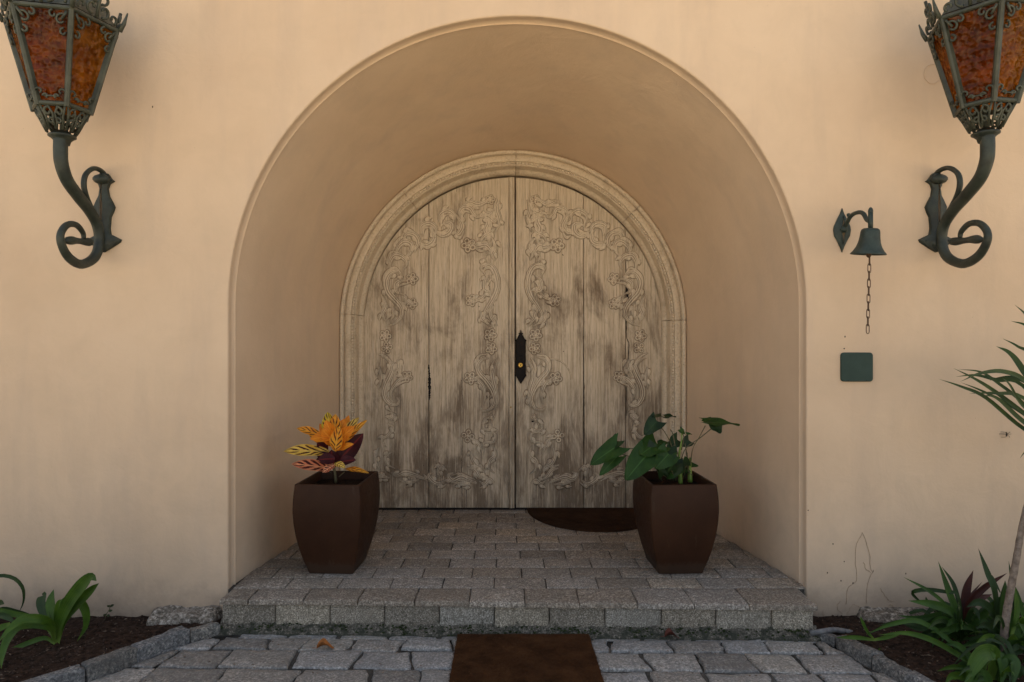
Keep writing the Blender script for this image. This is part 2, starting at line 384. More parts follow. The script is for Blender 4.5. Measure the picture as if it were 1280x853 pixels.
# ------------------------------------------------------------------ the facade with its arched passage
LZ = .15                        # landing height
FR = dict(cx=.026, r=1.432, sp=1.552)
BK = dict(cx=.006, r=1.228, sp=1.506)
YB = 1.47
def contour(cx, r, sp, zb, ns=10, na=72):
    out = [(cx-r, zb+(sp-zb)*i/ns) for i in range(ns)]
    out += [(cx-r*math.cos(PI*k/na), sp+r*math.sin(PI*k/na)) for k in range(na+1)]
    out += [(cx+r, sp-(sp-zb)*(i+1)/ns) for i in range(ns)]
    return out
house = thing('house_wall', (0, 0, 0), 'cream plastered house wall with a deep round-arched entrance passage', 'wall')
mb = MB()
c0 = contour(FR['cx'], FR['r']+.008, FR['sp'], -.08)
outer = []
X0, X1, ZT, ZB = -7.0, 7.0, 4.6, -.08
for (x, z) in c0:
    if z <= FR['sp']: outer.append((X0 if x < 0 else X1, z)); continue
    dx, dz = x-FR['cx'], z-FR['sp']
    ts = []
    if dx < -1e-6: ts.append((X0-FR['cx'])/dx)
    if dx > 1e-6: ts.append((X1-FR['cx'])/dx)
    if dz > 1e-6: ts.append((ZT-FR['sp'])/dz)
    t = min(ts); outer.append((FR['cx']+dx*t, FR['sp']+dz*t))
rows = []
for t in (0, .04, .12, .3, .6, 1):
    rows.append([(a[0]*(1-t)+b_[0]*t, 0, a[1]*(1-t)+b_[1]*t) for a, b_ in zip(c0, outer)])
mb.grid(rows)
mb.add([(X0,0,FR['sp']),(X0,0,ZT),(-4.2,0,ZT)],[(0,1,2)])
mb.build('wall_face', 'plaster', house, smooth=True)
mb = MB()                       # rounded arris and straight return, then a thin bead, then the tapering reveal
prof = [(.008,0),(.0035,.0012),(.001,.004),(0,.008),(.001,.03),(.002,.072),(-.003,.073),(-.006,.075),(-.007,.078),(-.006,.081),(-.003,.083),(0,.088)]
mb.grid([[(x, y, z) for x, z in contour(FR['cx'], FR['r']+dr, FR['sp'], -.05)] for dr, y in prof])
mb.build('arch_edge', 'plaster', house)
mb = MB(); rows = []
for i in range(15):
    t = i/14; y = .088+(YB+.12-.088)*t; f = (y-.088)/(YB-.088)
    rows.append([(x, y, z) for x, z in contour(FR['cx']+(BK['cx']-FR['cx'])*f, FR['r']+(BK['r']-FR['r'])*f, FR['sp']+(BK['sp']-FR['sp'])*f, -.05)])
mb.grid(rows); mb.build('passage_vault', 'plaster', house)
mb = MB(); mb.box((-1.6, 1.80, -.05), (1.6, 1.9, 3.2)); mb.build('leak_backing', 'plaster', house, smooth=False)  # unseen backing added behind the door to block sky light through the gaps
mb = MB(); mb.box((X0, 2.0, -.08), (X1, 2.3, ZT)); mb.box((X0, .004, ZT), (X1, 2.3, ZT+.15))
mb.box((X0-.2, .004, -.08), (X0, 2.3, ZT)); mb.box((X1, .004, -.08), (X1+.2, 2.3, ZT)); mb.build('wall_core', 'plaster', house, smooth=False)
# round plaster patch and dried creeper traces
mb = MB(); pc = Vector((2.083, 0, CZ+(430-93)/252.4))
mb.tube([pc+Vector((math.cos(a)*.042, -.0005, math.sin(a)*.048)) for a in [R(20+i*14) for i in range(25)]], .0022, 5)
mb.build('plaster_patch', 'plaster', house)
mb = MB()
def W(px, py, off=.0015): return Vector(((px-CX)/F*YC, -off, CZ-(py-CY)/F*YC))
for path in ([(1078,665),(1071,680),(1069,700),(1070,724),(1060,735),(1057,755)], [(1078,665),(1086,690),(1088,712),(1092,714),(1084,728),(1082,755)], [(1079,703),(1083,712),(1088,716)], [(1100,735),(1108,748),(1118,752)], [(1022,790),(1030,775),(1028,764)],
             [(1052,768),(1046,758),(1050,752)], [(1058,768),(1066,756),(1075,760)], [(1108,768),(1112,756),(1120,762)]):
    pp = cr([W(*p) for p in path], 16)
    pp = [p+Vector((rnd(-.003,.003), 0, rnd(-.003,.003))) for p in pp]
    mb.tube(pp, .0011, 4)
mb.build('creeper_trace', 'root', house)
mb = MB()
for (px, py) in ((1034,716),(1066,729),(1051,726),(1041,680),(1055,702),(1132,717),(1056,421),(1055,436),(191,134),(1010,638)):
    p = W(px, py, .001); mb.ball(p, rnd(.0018,.0038), 6, 4, (1,.3,rnd(.8,1.8)))
mb.build('wall_chip', 'insect', house)

# ------------------------------------------------------------------ double door in its carved frame
YD = 4.985-YC; SD = F/4.985
def DP(px, py, h=0.0): return Vector(((px-CX)/SD, YD-h, CZ-(py-CY)/SD))
door = thing('double_door', (0, YD, LZ), 'weathered pale carved wooden double door in a round-arched frame', 'door')
DCX, DR, DSP = .006, 1.088, 1.487
ZD0 = LZ+.012
def arcz(x, r=DR, sp=DSP): return sp + math.sqrt(max(r*r-(x-DCX)**2, 0))
def plank(name, x0, x1, parent, y0=YD, th=.045, zt=None, gap=.0015, z0=ZD0, m='wood'):
    x0 += gap; x1 -= gap; n = 14; outl = [(x0, z0), (x1, z0)]
    for i in range(n+1):
        x = x1+(x0-x1)*i/n; outl.append((x, min(arcz(x), zt) if zt else arcz(x)))
    bm = bmesh.new(); vs = [bm.verts.new((x, y0, z)) for x, z in outl]; f = bm.faces.new(vs)
    r = bmesh.ops.extrude_face_region(bm, geom=[f])
    for v in r['geom']:
        if isinstance(v, bmesh.types.BMVert): v.co.y += th
    bmesh.ops.recalc_face_normals(bm, faces=bm.faces)
    ed = [e for e in bm.edges if abs(e.verts[0].co.y-y0) < 1e-5 and abs(e.verts[1].co.y-y0) < 1e-5]
    bmesh.ops.bevel(bm, geom=ed, offset=.0035, segments=2, profile=.6, affect='EDGES')
    bm.verts.index_update()
    b_ = MB(); b_.add([v.co.copy() for v in bm.verts], [tuple(v.index for v in f.verts) for f in bm.faces]); bm.free()
    return b_.build(name, m, parent, smooth=True, auto=25)
def px2x(px): return (px-CX)/SD
leaves_ = []
for side in (0, 1):
    lf = bpy.data.objects.new('door_leaf', None); COL.objects.link(lf); lf.parent = door; leaves_.append(lf)
mbx = MB()
for a, b_ in ((449, 536), (536, 636.5)): plank('plank', px2x(a), px2x(b_), leaves_[0], gap=.0032 if a > 500 else .002)
for a, b_ in ((644.6, 729.5), (729.5, 782), (782, 832)): plank('plank', px2x(a), px2x(b_), leaves_[1], y0=YD+(.004 if a < 700 else .002 if a > 760 else .003), gap=.002)
# meeting strip with a fine central groove
plank('meeting_strip', px2x(636.5), px2x(640.3), leaves_[0], y0=YD-.014, gap=.0004)
plank('meeting_strip', px2x(640.3), px2x(643.2), leaves_[0], y0=YD-.010, gap=.0004)
# open shrinkage cracks, cut as dark slivers set into shallow grooves
def crack(pts, wd, parent):
    b2 = MB(); pp = cr([DP(*p) for p in pts], 40); L, Rr = [], []
    for i, p in enumerate(pp):
        t = i/40; ww = wd*(.35+.65*math.sin(PI*min(max(t,.02),.98)))*rnd(.6,1.3); j = rnd(-.0012,.0012)
        L.append(p+Vector((-ww+j,0,0))); Rr.append(p+Vector((ww+j,0,0)))
    y = -.0012
    b2.grid([[l+Vector((0,y,0)), (l+r_)/2+Vector((0,y-.0003,0)), r_+Vector((0,y,0))] for l, r_ in zip(L, Rr)])
    return b2.build('crack', 'lock', parent)
crack([(782,325),(783,350),(785,372),(783,395),(783,420),(786,432),(784,460),(783,500),(783,520)], .0035, leaves_[1])
crack([(783,357),(783.5,366),(785,378),(783,386)], .009, leaves_[1])
crack([(578,450),(577.5,480),(578,510)], .0016, leaves_[0]); crack([(578,548),(577.5,570),(577,600),(578,634)], .0022, leaves_[0])
crack([(583,602),(583,634)], .0012, leaves_[0]); crack([(536,456),(537,480),(537,500)], .010, leaves_[0])
crack([(729.5,420),(730,500),(730,560)], .0025, leaves_[1]); crack([(571,228),(571,240)], .0012, leaves_[0]); crack([(544,577),(549,577)], .003, leaves_[0])
crack([(703,318),(704,320)], .004, leaves_[1]) ; crack([(665,524),(666,528)], .010, leaves_[1])

PROF = [(-1.45,.0,0.0),(-1.1,.10,.05),(-.85,.62,.6),(-.45,.95,1.0),(0,.80,.78),(.45,.95,1.0),(.85,.62,.6),(1.1,.10,.05),(1.45,.0,0.0)]
PROF1 = [(-1.5,.0,0.0),(-1.05,.12,.05),(-.6,.75,.8),(0,1.0,1.0),(.6,.75,.8),(1.05,.12,.05),(1.5,.0,0.0)]
def stroke(b_, pts, wd, h=.011, mir=False, n=22, taper=(.35,1,.3), prof=PROF, y0=YD-.0012):
    """pts in photo px on the door plane; ridge-profiled carved stroke"""
    pp = cr([Vector((p[0], p[1], 0)) for p in pts], n); rows = []; rs = []
    for i, p in enumerate(pp):
        t = i/n; k = taper[0]+(taper[1]-taper[0])*min(t/.35,1) if t < .5 else taper[1]+(taper[2]-taper[1])*max((t-.55)/.45,0)
        d = (pp[min(i+1,n)]-pp[max(i-1,0)]); d.normalize(); nx = Vector((-d.y, d.x, 0))
        row = []
        for (a, hh, rr) in prof:
            q = p+nx*a*wd*k*.5; x = q.x if not mir else 1282.5-q.x
            row.append(((x-CX)/SD, y0-hh*h*(.5+.5*k), CZ-(q.y-CY)/SD)); rs.append(rr)
        rows.append(row)
    b_.grid(rows, rise=rs)
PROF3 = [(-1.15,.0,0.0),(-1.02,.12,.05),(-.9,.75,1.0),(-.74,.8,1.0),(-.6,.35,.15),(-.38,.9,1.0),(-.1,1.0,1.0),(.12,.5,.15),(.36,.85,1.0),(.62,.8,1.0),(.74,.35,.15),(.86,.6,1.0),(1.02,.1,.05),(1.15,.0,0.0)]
def flower(b_, c, r, n=5, h=.011, mir=False, rot=0):
    for k in range(n):
        a = 2*PI*k/n+rot; q = (c[0]+math.cos(a)*r*.60, c[1]+math.sin(a)*r*.60)
        x = q[0] if not mir else 1282.5-q[0]
        cc = Vector(((x-CX)/SD, YD-.0012, CZ-(q[1]-CY)/SD)); pr = r*.37/SD
        rows = []; rs = []
        for rad, hh, rr in ((1.45,0,0),(1.08,.1,.05),(.92,.9,1.0),(.72,1.1,1.0),(.42,.6,.25),(.02,.45,.15)):
            rows.append([cc+Vector((math.cos(2*PI*j/12)*pr*rad, -hh*h, math.sin(2*PI*j/12)*pr*rad)) for j in range(12)]); rs += [rr]*12
        b_.grid(rows, closed=True, rise=rs)
    x = c[0] if not mir else 1282.5-c[0]
    b_.ball((((x-CX)/SD), YD-.006, CZ-(c[1]-CY)/SD), r*.24/SD, 8, 5, (1,.8,1))
FL = [((586,307),9,5),((589,376),7.5,5),((515,349),7.5,5),((515,380),7,5),((482,420),7.5,5),((484,435),7,4),((613,419),8,5),((614,436),7.5,5),
      ((588,473),8,5),((509,471),7,5),((585,545),8,4),((606,330),4.5,4),((614.5,521),4,4),((613,250),6,5)]
SC = [  # inner column
  ([(604,341),(601,335),(606,331),(614,333),(620,343),(622,358),(617,372),(609,384),(604,395),(609,404),(616,408)],5.0),
  ([(612,345),(606,352),(606,362),(612,366),(614,374)],4.0),([(590,377),(598,374),(604,370),(608,362)],3.2),
  ([(600,388),(603,400),(611,406)],3.4),([(618,384),(614,394),(618,402),(622,408)],3.6),
  ([(612,448),(604,449),(598,456),(599,466),(608,476),(616,488),(619,500),(614,511),(605,514),(601,509)],4.6),
  ([(622,452),(618,461),(616,472),(620,486),(622,500),(618,512)],4.0),([(590,474),(598,476),(604,484),(606,496),(604,506)],3.6),
  ([(618,524),(606,524),(604,536),(614,537),(614,531),(609,531)],2.6),([(604,541),(618,542),(618,552),(606,554),(604,562)],2.6),
  ([(588,548),(596,550),(601,558),(606,570)],3.0),([(592,560),(589,570),(594,580),(602,584),(604,592)],3.4),([(618,558),(620,568),(613,575),(612,585),(619,592)],3.4),
  ([(586,585),(594,588),(600,596),(610,600)],3.6),([(619,604),(612,599),(606,604),(600,600)],3.4),
  ([(596,604),(586,600),(576,596),(566,600),(561,594),(567,591)],4.4),([(590,606),(578,605),(568,604)],3.0),
  ([(556,600),(548,604),(540,600),(536,594),(541,590)],3.8),([(560,588),(552,582),(548,590),(552,597)],3.0),
  ([(530,597),(518,592),(506,590),(496,594),(488,590)],3.8),([(524,600),(512,603),(500,601)],2.8),([(488,598),(478,596),(470,600)],2.8),
  # outer column
  ([(503,346),(497,340),(488,343),(483,353),(485,366),(493,375),(501,385),(502,396),(494,405),(484,408)],5.2),
  ([(508,350),(500,351),(494,356),(496,365),(504,369)],4.0),([(514,382),(507,377),(502,370)],3.0),([(479,372),(483,384),(479,394),(484,402)],3.8),([(489,382),(492,392),(488,400)],3.2),
  ([(476,446),(484,450),(491,459),(487,470),(481,482),(480,495),(486,505),(494,507),(498,502),(495,497)],4.6),([(497,449),(498,458),(493,468)],3.6),
  ([(508,472),(500,474),(493,480),(488,490),(490,499)],3.6),([(474,458),(476,472),(473,486)],3.2),([(487,515),(493,519),(488,524),(483,520)],2.8),
  ([(484,530),(492,535),(486,545),(478,550),(484,560)],2.8),([(490,565),(482,572),(486,582),(494,586)],2.8),([(474,560),(470,575),(476,588)],2.6),
  # arch band
  ([(489,338),(488,328),(494,320),(503,322),(508,330),(505,338)],4.4),([(495,318),(498,308),(506,302),(513,306),(512,316),(505,322)],4.6),
  ([(506,300),(510,292),(519,294),(524,302),(520,310),(512,314)],4.6),([(524,302),(532,306),(541,302),(543,293),(538,288)],4.6),([(526,292),(527,282),(537,279),(544,286),(541,296)],4.6),
  ([(546,292),(554,296),(563,291),(565,282),(558,279),(552,284)],4.6),([(549,280),(550,270),(560,264),(568,270),(567,279)],4.4),
  ([(566,290),(572,292),(577,284),(574,276),(569,268)],4.4),([(578,276),(574,266),(580,260),(588,262),(592,268),(598,272),(602,268)],4.2),
  ([(580,256),(588,253),(598,256),(608,252),(614,246)],4.0),([(604,262),(611,266),(619,260)],3.6),([(600,272),(610,272),(618,278),(624,272)],4.2),
  ([(606,268),(611,278),(607,288),(612,298),(608,308)],4.4),([(624,250),(621,262),(624,276),(619,290)],4.0),([(618,286),(612,292),(604,296),(600,304)],4.2),
  ([(590,304),(598,309),(608,308),(614,316),(608,320)],4.4),([(616,300),(620,310),(616,318),(620,326)],3.8)]
for side in (0, 1):
    mir = side == 1; lf = leaves_[side]
    for (c, r_, n_) in FL:
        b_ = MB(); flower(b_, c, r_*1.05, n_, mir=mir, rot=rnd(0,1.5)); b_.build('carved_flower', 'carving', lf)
    for pts, wd in SC:
        b_ = MB(); j = (rnd(-1,1), rnd(-1,1))
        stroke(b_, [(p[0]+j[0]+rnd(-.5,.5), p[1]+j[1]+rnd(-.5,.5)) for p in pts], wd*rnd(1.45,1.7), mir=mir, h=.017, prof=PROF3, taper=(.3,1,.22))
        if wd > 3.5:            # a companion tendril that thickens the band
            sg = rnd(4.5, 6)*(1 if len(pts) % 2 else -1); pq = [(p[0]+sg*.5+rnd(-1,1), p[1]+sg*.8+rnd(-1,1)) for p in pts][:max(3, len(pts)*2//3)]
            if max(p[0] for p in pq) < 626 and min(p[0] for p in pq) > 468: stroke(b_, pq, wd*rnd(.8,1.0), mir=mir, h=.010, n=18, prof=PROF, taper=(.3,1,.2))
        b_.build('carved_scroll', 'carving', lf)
    b_ = MB()                   # small leaf cuts that fill out the foliage
    rr = random.Random(11+side)
    for pts, wd in SC:
        pp = cr([Vector((p[0], p[1], 0)) for p in pts], 12)
        ph = rr.choice((-1, 1))
        for i in range(2, 11, 3):
            d = pp[i+1]-pp[i-1]; d.normalize(); ph = -ph
            nx = Vector((-d.y, d.x, 0))*ph
            a = pp[i]+nx*wd*.5; L = rr.uniform(6,8.5)
            for ang, ll in ((.9,.75),(.35,1.0),(1.35,.55)):
                e = (d*math.cos(ang)+nx*math.sin(ang))*L*ll; pe = Vector((-e.y, e.x, 0))*.14*ph
                q = [a, a+e*.5+pe, a+e]
                if max(p.x for p in q) > 629 or min(p.x for p in q) < 466: continue
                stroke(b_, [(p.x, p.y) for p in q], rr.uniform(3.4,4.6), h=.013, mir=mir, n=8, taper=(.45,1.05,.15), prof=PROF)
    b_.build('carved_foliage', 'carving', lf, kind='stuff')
# faint scored circle left by an old knocker, above the lock rail on the right
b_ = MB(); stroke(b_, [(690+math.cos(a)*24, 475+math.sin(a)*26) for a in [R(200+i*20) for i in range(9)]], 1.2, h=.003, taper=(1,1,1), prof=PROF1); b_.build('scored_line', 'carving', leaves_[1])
# lock plate
lk = bpy.data.objects.new('lock_plate_set', None); bpy.data.objects.remove(lk)
prof = [(-.3,412.5),(-.6,414),(-1,416),(-3,417),(-1.6,418),(-3.2,420),(-5,424),(-7.3,425.5),(-6.2,427.5),(-6.2,468),(-7.2,469.5),(-5.4,471.5),(-1,479),(0,480)]
b_ = MB(); fr, bk_, ins = [], [], []
ol = [(651+x, y) for x, y in prof] + [(651-x, y) for x, y in reversed(prof[:-1])]
ctr = Vector((651, 447))
for (x, y) in ol:
    bk_.append(DP(x, y, -.002)); fr.append(DP(x, y, .010)); q = Vector((x, y)); q = ctr+(q-ctr)*Vector((.8,)*1+(.96,)).to_2d() if False else Vector((651+(x-651)*.78, 447+(y-447)*.97))
    ins.append(DP(q.x, q.y, .015))
b_.grid([bk_, fr, ins], closed=True); k = b_.add(ins, []); b_.f.append(tuple(range(k, k+len(ins))))
lockp = b_.build('lock_plate', 'lock', door, smooth=False)
b_ = MB(); c = DP(650.6, 456.5, .017)
b_.lathe([(.0,.010),(.007,.010),(.012,.012),(.0165,.010),(.0185,.004),(.019,-.004)], c, (0,-1,0), 20); b_.build('keyhole_ring', 'brass', lockp)
b_ = MB(); b_.box(c+Vector((-.0018,-.0135,-.006)), c+Vector((.0018,-.011,.006))); b_.build('key_slot', 'lock', lockp, smooth=False)
b_ = MB()
for y in (430, 446): b_.ball(DP(651, y, .015), .004, 8, 4, (1,.6,1))
b_.build('rivet', 'lock', lockp)
b_ = MB(); b_.ball(DP(638.6, 509, .015), .006, 8, 4, (1,.5,1)); b_.build('nail', 'brass', door)

# arch frame: six lengths, moulded section swept round
YF = YB                           # front of frame
def ring(prof, t0, t1, n, zb=LZ+.002):
    """t in 0..1 along contour by arc length; profile entries (inset from BK radius, y)"""
    rows = []
    H = BK['sp']-zb; A = PI*1.15; L = 2*H+A
    for (ins, y) in prof:
        row = []
        r = BK['r']-ins
        for i in range(n+1):
            s_ = (t0+(t1-t0)*i/n)*L
            if s_ < H: row.append((BK['cx']-r, y, zb+s_))
            elif s_ < H+A:
                a = (s_-H)/1.15; row.append((BK['cx']-r*math.cos(a), y, BK['sp']+r*math.sin(a)))
            else: row.append((BK['cx']+r, y, BK['sp']-(s_-H-A)))
        rows.append(row)
    return rows
FP = [(0.0,YF+.09),(0.0,YF-.012),(.003,YF-.024),(.010,YF-.031),(.018,YF-.032),(.026,YF-.027),(.030,YF-.016),(.031,YF+.002),(.036,YF+.002),(.038,YF-.010),(.044,YF-.016),(.072,YF-.018),(.080,YF-.017),
      (.083,YF-.008),(.102,YF-.008),(.105,YF-.019),(.111,YF-.020),(.114,YF-.012),(.116,YF+.004),(.117,YF+.075),(.119,YF+.080),(.126,YF+.083),(.142,YF+.10),(.142,YD+.03)]
Hh = BK['sp']-LZ; Ltot = 2*Hh+PI*1.15
def tpix(px, py):
    x = (px-CX)/175.9; z = CZ-(py-CY)/175.9; a = math.atan2(z-BK['sp'], -(x-BK['cx']))
    return (Hh+a*1.15)/Ltot
cuts = [0, (Hh+.06)/Ltot, tpix(511,249), tpix(645,200), tpix(791,266), (Hh+PI*1.15-.02)/Ltot, 1]
for a, c_ in zip(cuts, cuts[1:]):
    e = .0009/Ltot*2; b_ = MB(); n = max(8, int((c_-a)*110)); rows = ring(FP, a+(e if a else 0), c_-(e if c_ < 1 else 0), n)
    j = rnd(-.0015,.0015)
    b_.grid([[(p[0], p[1]+j, p[2]) for p in r_] for r_ in rows]); b_.build('frame_length', 'frame', door, smooth=True, auto=50)
b_ = MB(); nb = 300                # pearl beading, too fine to pick apart
for i in range(nb):
    p = ring([(.093, YF-.016)], (i+.5)/nb, (i+.5)/nb, 1)[0][0]
    b_.ball(p, .0082, 6, 4, (1,1,1))
b_.rise = [1.0]*len(b_.v); b_.build('pearl_beading', 'pearl', door, kind='stuff')
b_ = MB(); b_.box((px2x(449), YD-.004, LZ-.002), (px2x(832), YD+.06, ZD0-.002)); b_.build('threshold', 'lock', door, smooth=False)

# ------------------------------------------------------------------ stones
def stone(name, quad, zt, th, mat, parent, jit=.004, bev=.006, crown=.002, smooth=True, tilt=0.0, rough_edge=.0015):
    """quad: four (x,y) corners counter-clockwise; a dressed stone with worn arrises"""
    n = 5; c = [Vector((p[0]+rnd(-jit,jit), p[1]+rnd(-jit,jit), 0)) for p in quad]
    ol = []
    for i in range(4):
        a, b2 = c[i], c[(i+1)%4]
        for k in range(n): ol.append(a.lerp(b2, (k+.02)/n)+Vector((rnd(-1,1), rnd(-1,1), 0))*rough_edge)
    ce = sum(ol, Vector((0,0,0)))/len(ol)
    tx, ty = rnd(-tilt,tilt), rnd(-tilt,tilt)
    def lvl(ins, z):
        out = []
        for p in ol:
            d = ce-p; L = d.length; q = p+d*min(ins/L*1.2, .5); out.append(Vector((q.x, q.y, zt+z+tx*(q.x-ce.x)+ty*(q.y-ce.y))))
        return out
    rws = [lvl(0, -th), lvl(0, -bev), lvl(bev*.35, -bev*.3), lvl(bev, 0)]
    inner = lvl(.04, crown*.7+rnd(0,.001))
    b2 = MB(); b2.grid(rws+[inner], closed=True)
    k = b2.add(inner, []); b2.f.append(tuple(range(k, k+len(inner))))
    return b2.build(name, mat, parent, smooth=smooth, auto=55)

landing = tag(bpy.data.objects.new('landing', None), kind='structure'); COL.objects.link(landing)
SB = .26
def half(y):                      # half width of the landing inside the passage
    f = max(0, min(1, (y-.088)/(YB-.088)))
    return FR['cx']+(BK['cx']-FR['cx'])*f, FR['r']+(BK['r']-FR['r'])*f
mb = MB(); mb.box((-1.36, -.10, -.05), (1.38, .004, LZ-.012)); mb.box((-1.44,.004,-.05),(1.45,YD+.2,LZ-.008)); mb.build('mortar_bed', 'grout', landing, smooth=False)
def skew(x): return -.185-.0285*x   # the step runs slightly off square to the wall
# joint positions read off the photograph (pixels at the row's middle)
rowsj = [(727,490.5),(713,530.3),(701,504.5),(690,594),(680.6,512),(671.5,542),(663,519.8),(655,500),(648,527),(642.6,597.6)]
y0 = .006
depths = [.152,.160,.158,.155,.152,.156,.158,.155,.136,.118,.105]
for i, dep in enumerate(depths):
    y1 = y0+dep
    if i < len(rowsj): S_ = (rowsj[i][0]-CY)/1.21; ph = (rowsj[i][1]-CX)/S_
    else: ph = .1
    cx_, r_ = half((y0+y1)/2); xl, xr = cx_-r_-.004, cx_+r_+.004
    x = ph-math.ceil((ph-xl)/SB)*SB
    while x < xr:
        wv = SB+rnd(-.004,.004); a, b_ = max(x, xl), min(x+SB, xr)
        if b_-a > .03:
            g = .0026
            stone('paving_stone', [(a+g,y0+g),(b_-g,y0+g),(b_-g,y1-g),(a+g,y1-g)], LZ-rnd(0,.002), .04, 'landing', landing, jit=.0015, bev=.0035, crown=.0006, tilt=.006, rough_edge=.0008)
        x += SB
    y0 = y1
nx = [267,314,382,450,519.8,587.7,655.7,722.5,793,861,927.5,1015]
for a, b_ in zip(nx, nx[1:]):     # nosing course
    xa, xb = (a-CX)/(F/3.27), (b_-CX)/(F/3.27); g = .0018
    if a == 267: xa = -1.385
    if b_ == 1015: xb = 1.415
    xa2, xb2 = xa, xb
    stone('nosing_stone', [(xa+g,skew(xa)+rnd(-.004,.004)),(xb-g,skew(xb)+rnd(-.004,.004)),(xb2-g,.003),(xa2+g,.003)], LZ+rnd(-.001,.001), .024, 'landing', landing, jit=.0012, bev=.006, crown=.0008, tilt=.006, rough_edge=.0022)
rx = [272,340.8,410,479.5,548.6,618,687,756.4,826.7,894,962.6,1014]
for a, b_ in zip(rx, rx[1:]):     # riser course: blocks set upright
    xa, xb = (a-CX)/266, (b_-CX)/266; g = .0016
    b2 = MB(); n = 6; yv = skew((xa+xb)/2)+.022+rnd(-.003,.003); rr_ = []
    zb_, zt_ = .012, LZ-.026
    def face(ins, dy, jj=0):
        pts = []
        cs = [(xa+g+ins, zb_+ins), (xb-g-ins, zb_+ins), (xb-g-ins, zt_-ins), (xa+g+ins, zt_-ins)]
        for i in range(4):
            p, q = cs[i], cs[(i+1)%4]
            for k in range(n): t = k/n; pts.append(Vector((p[0]+(q[0]-p[0])*t+rnd(-jj,jj), yv+dy-.0285*((p[0]+q[0])/2-(xa+xb)/2)*0, p[1]+(q[1]-p[1])*t+rnd(-jj,jj))))
        return pts
    rws = [face(0,.10), face(0,.007), face(.002,.003,.001), face(.007,0,.001), face(.03,-.0015,.002)]
    b2.grid(rws, closed=True); k = b2.add(rws[-1], []); b2.f.append(tuple(range(k, k+len(rws[-1]))))
    b2.build('riser_stone', 'riser', landing, smooth=True, auto=55)
# rough mortar fillet along the foot of the step
b2 = MB(); rws = []
for i in range(141):
    x = -1.39+2.81*i/140; yv = skew(x)+.024; nn = noise.noise(Vector((x*9, 3, 0))); n2 = noise.noise(Vector((x*31, 7, 1)))
    rws.append([(x, yv+.01, .045+.012*n2), (x, yv-.006, .026+.012*nn+.006*n2), (x, yv-.022-.010*nn, .012+.006*n2), (x, yv-.040-.014*nn, .004+.004*n2), (x, yv-.05-.014*nn, -.02)])
b2.grid(rws); b2.build('mortar_fillet', 'fillet', landing)

# ------------------------------------------------------------------ ground, paving, beds
g_ = MB(); g_.grid([[(-60+120*i/8, -60+120*j/8, -.045) for i in range(9)] for j in range(9)]); go = g_.build('ground', 'ground'); tag(go, kind='structure')
path = tag(bpy.data.objects.new('forecourt_paving', None), kind='structure'); COL.objects.link(path)
KL = [(-1.375,-.165),(-1.47,-.255),(-1.60,-.46),(-1.715,-.63),(-1.93,-.86),(-2.2,-1.12),(-2.55,-1.42)]     # kerb lines (path side)
KR = [(1.40,-.215),(1.452,-.30),(1.515,-.50),(1.565,-.65),(1.66,-.86),(1.80,-1.12),(1.98,-1.42)]
def kx(K, y):
    for (xa, ya), (xb, yb) in zip(K, K[1:]):
        if yb <= y <= ya: return xa+(xb-xa)*(ya-y)/(ya-yb)
    return K[0][0] if y > K[0][1] else K[-1][0]
jb = MB(); rws = []
for i in range(30):
    y = -.12-1.32*i/29; xa, xb = kx(KL, y)-.02, kx(KR, y)+.02
    rws.append([(xa+(xb-xa)*k/60, y, -.012+.004*noise.noise(Vector((xa+(xb-xa)*k/60*9, y*9, 0)))) for k in range(61)])
jb.grid(rws); jb.build('joint_bed', 'joint', path)
y1 = -.232; rs_ = random.Random(5)
first = True
for ri, dep in enumerate([.125,.172,.168,.170,.165,.172,.168,.17]):
    y0_ = y1-dep
    xa = kx(KL, (y0_+y1)/2)+.012; xb = kx(KR, (y0_+y1)/2)-.012
    x = -2.9+rs_.uniform(0,.25)
    jp = None
    prevtop = prevbot = None
    while x < 2.6:
        wv = rs_.uniform(.20,.31) if ri else rs_.uniform(.16,.27)
        sl = rs_.uniform(-.012,.012); dy0 = rs_.uniform(-.004,.004)
        xt, xbm = x+sl, x-sl
        nxt = x+wv; sl2 = rs_.uniform(-.016,.016)
        tl = prevtop if prevtop is not None else x; bl = prevbot if prevbot is not None else x
        tr_, br = nxt+sl2, nxt-sl2; prevtop, prevbot = tr_, br
        g = rs_.uniform(.004,.009); sk = lambda X: -.016*X + (0 if ri else 0)
        q = [(bl+g, y0_+g), (br-g, y0_+g), (tr_-g, y1-g), (tl+g, y1-g)]
        q = [(px_, py_+sk(px_)+rs_.uniform(-.003,.003)) for px_, py_ in q]
        # clip to the kerbs
        def cl(p, lo=True): return (min(max(p[0], kx(KL, p[1])+.008), kx(KR, p[1])-.008), p[1])
        q = [cl(p) for p in q]
        if (q[1][0]-q[0][0]) > .03 or (q[2][0]-q[3][0]) > .03:
            if q[1][0]-q[0][0] < .012: q[1] = (q[0][0]+.012, q[1][1])
            if q[2][0]-q[3][0] < .012: q[2] = (q[3][0]+.012, q[2][1])
            stone('paving_stone', q, rs_.uniform(-.004,.003), .03, 'paving', path, jit=.007, bev=.008, crown=.003, tilt=.022, rough_edge=.006)
        x = nxt
    y1 = y0_
# short irregular pieces between the first course and the step
for i, x in enumerate([-1.28+.235*k for k in range(12)]):
    if -.27 < x+.1 < .40 and False: continue
    q = [(x+.006, y1*0-.234-.016*x+.004), (x+.229, -.234-.016*x+.002), (x+.222, skew(x)-.012), (x+.01, skew(x)-.012)]
    stone('paving_stone', q, -.008, .02, 'paving', path, jit=.003, bev=.005, crown=.001, rough_edge=.004)

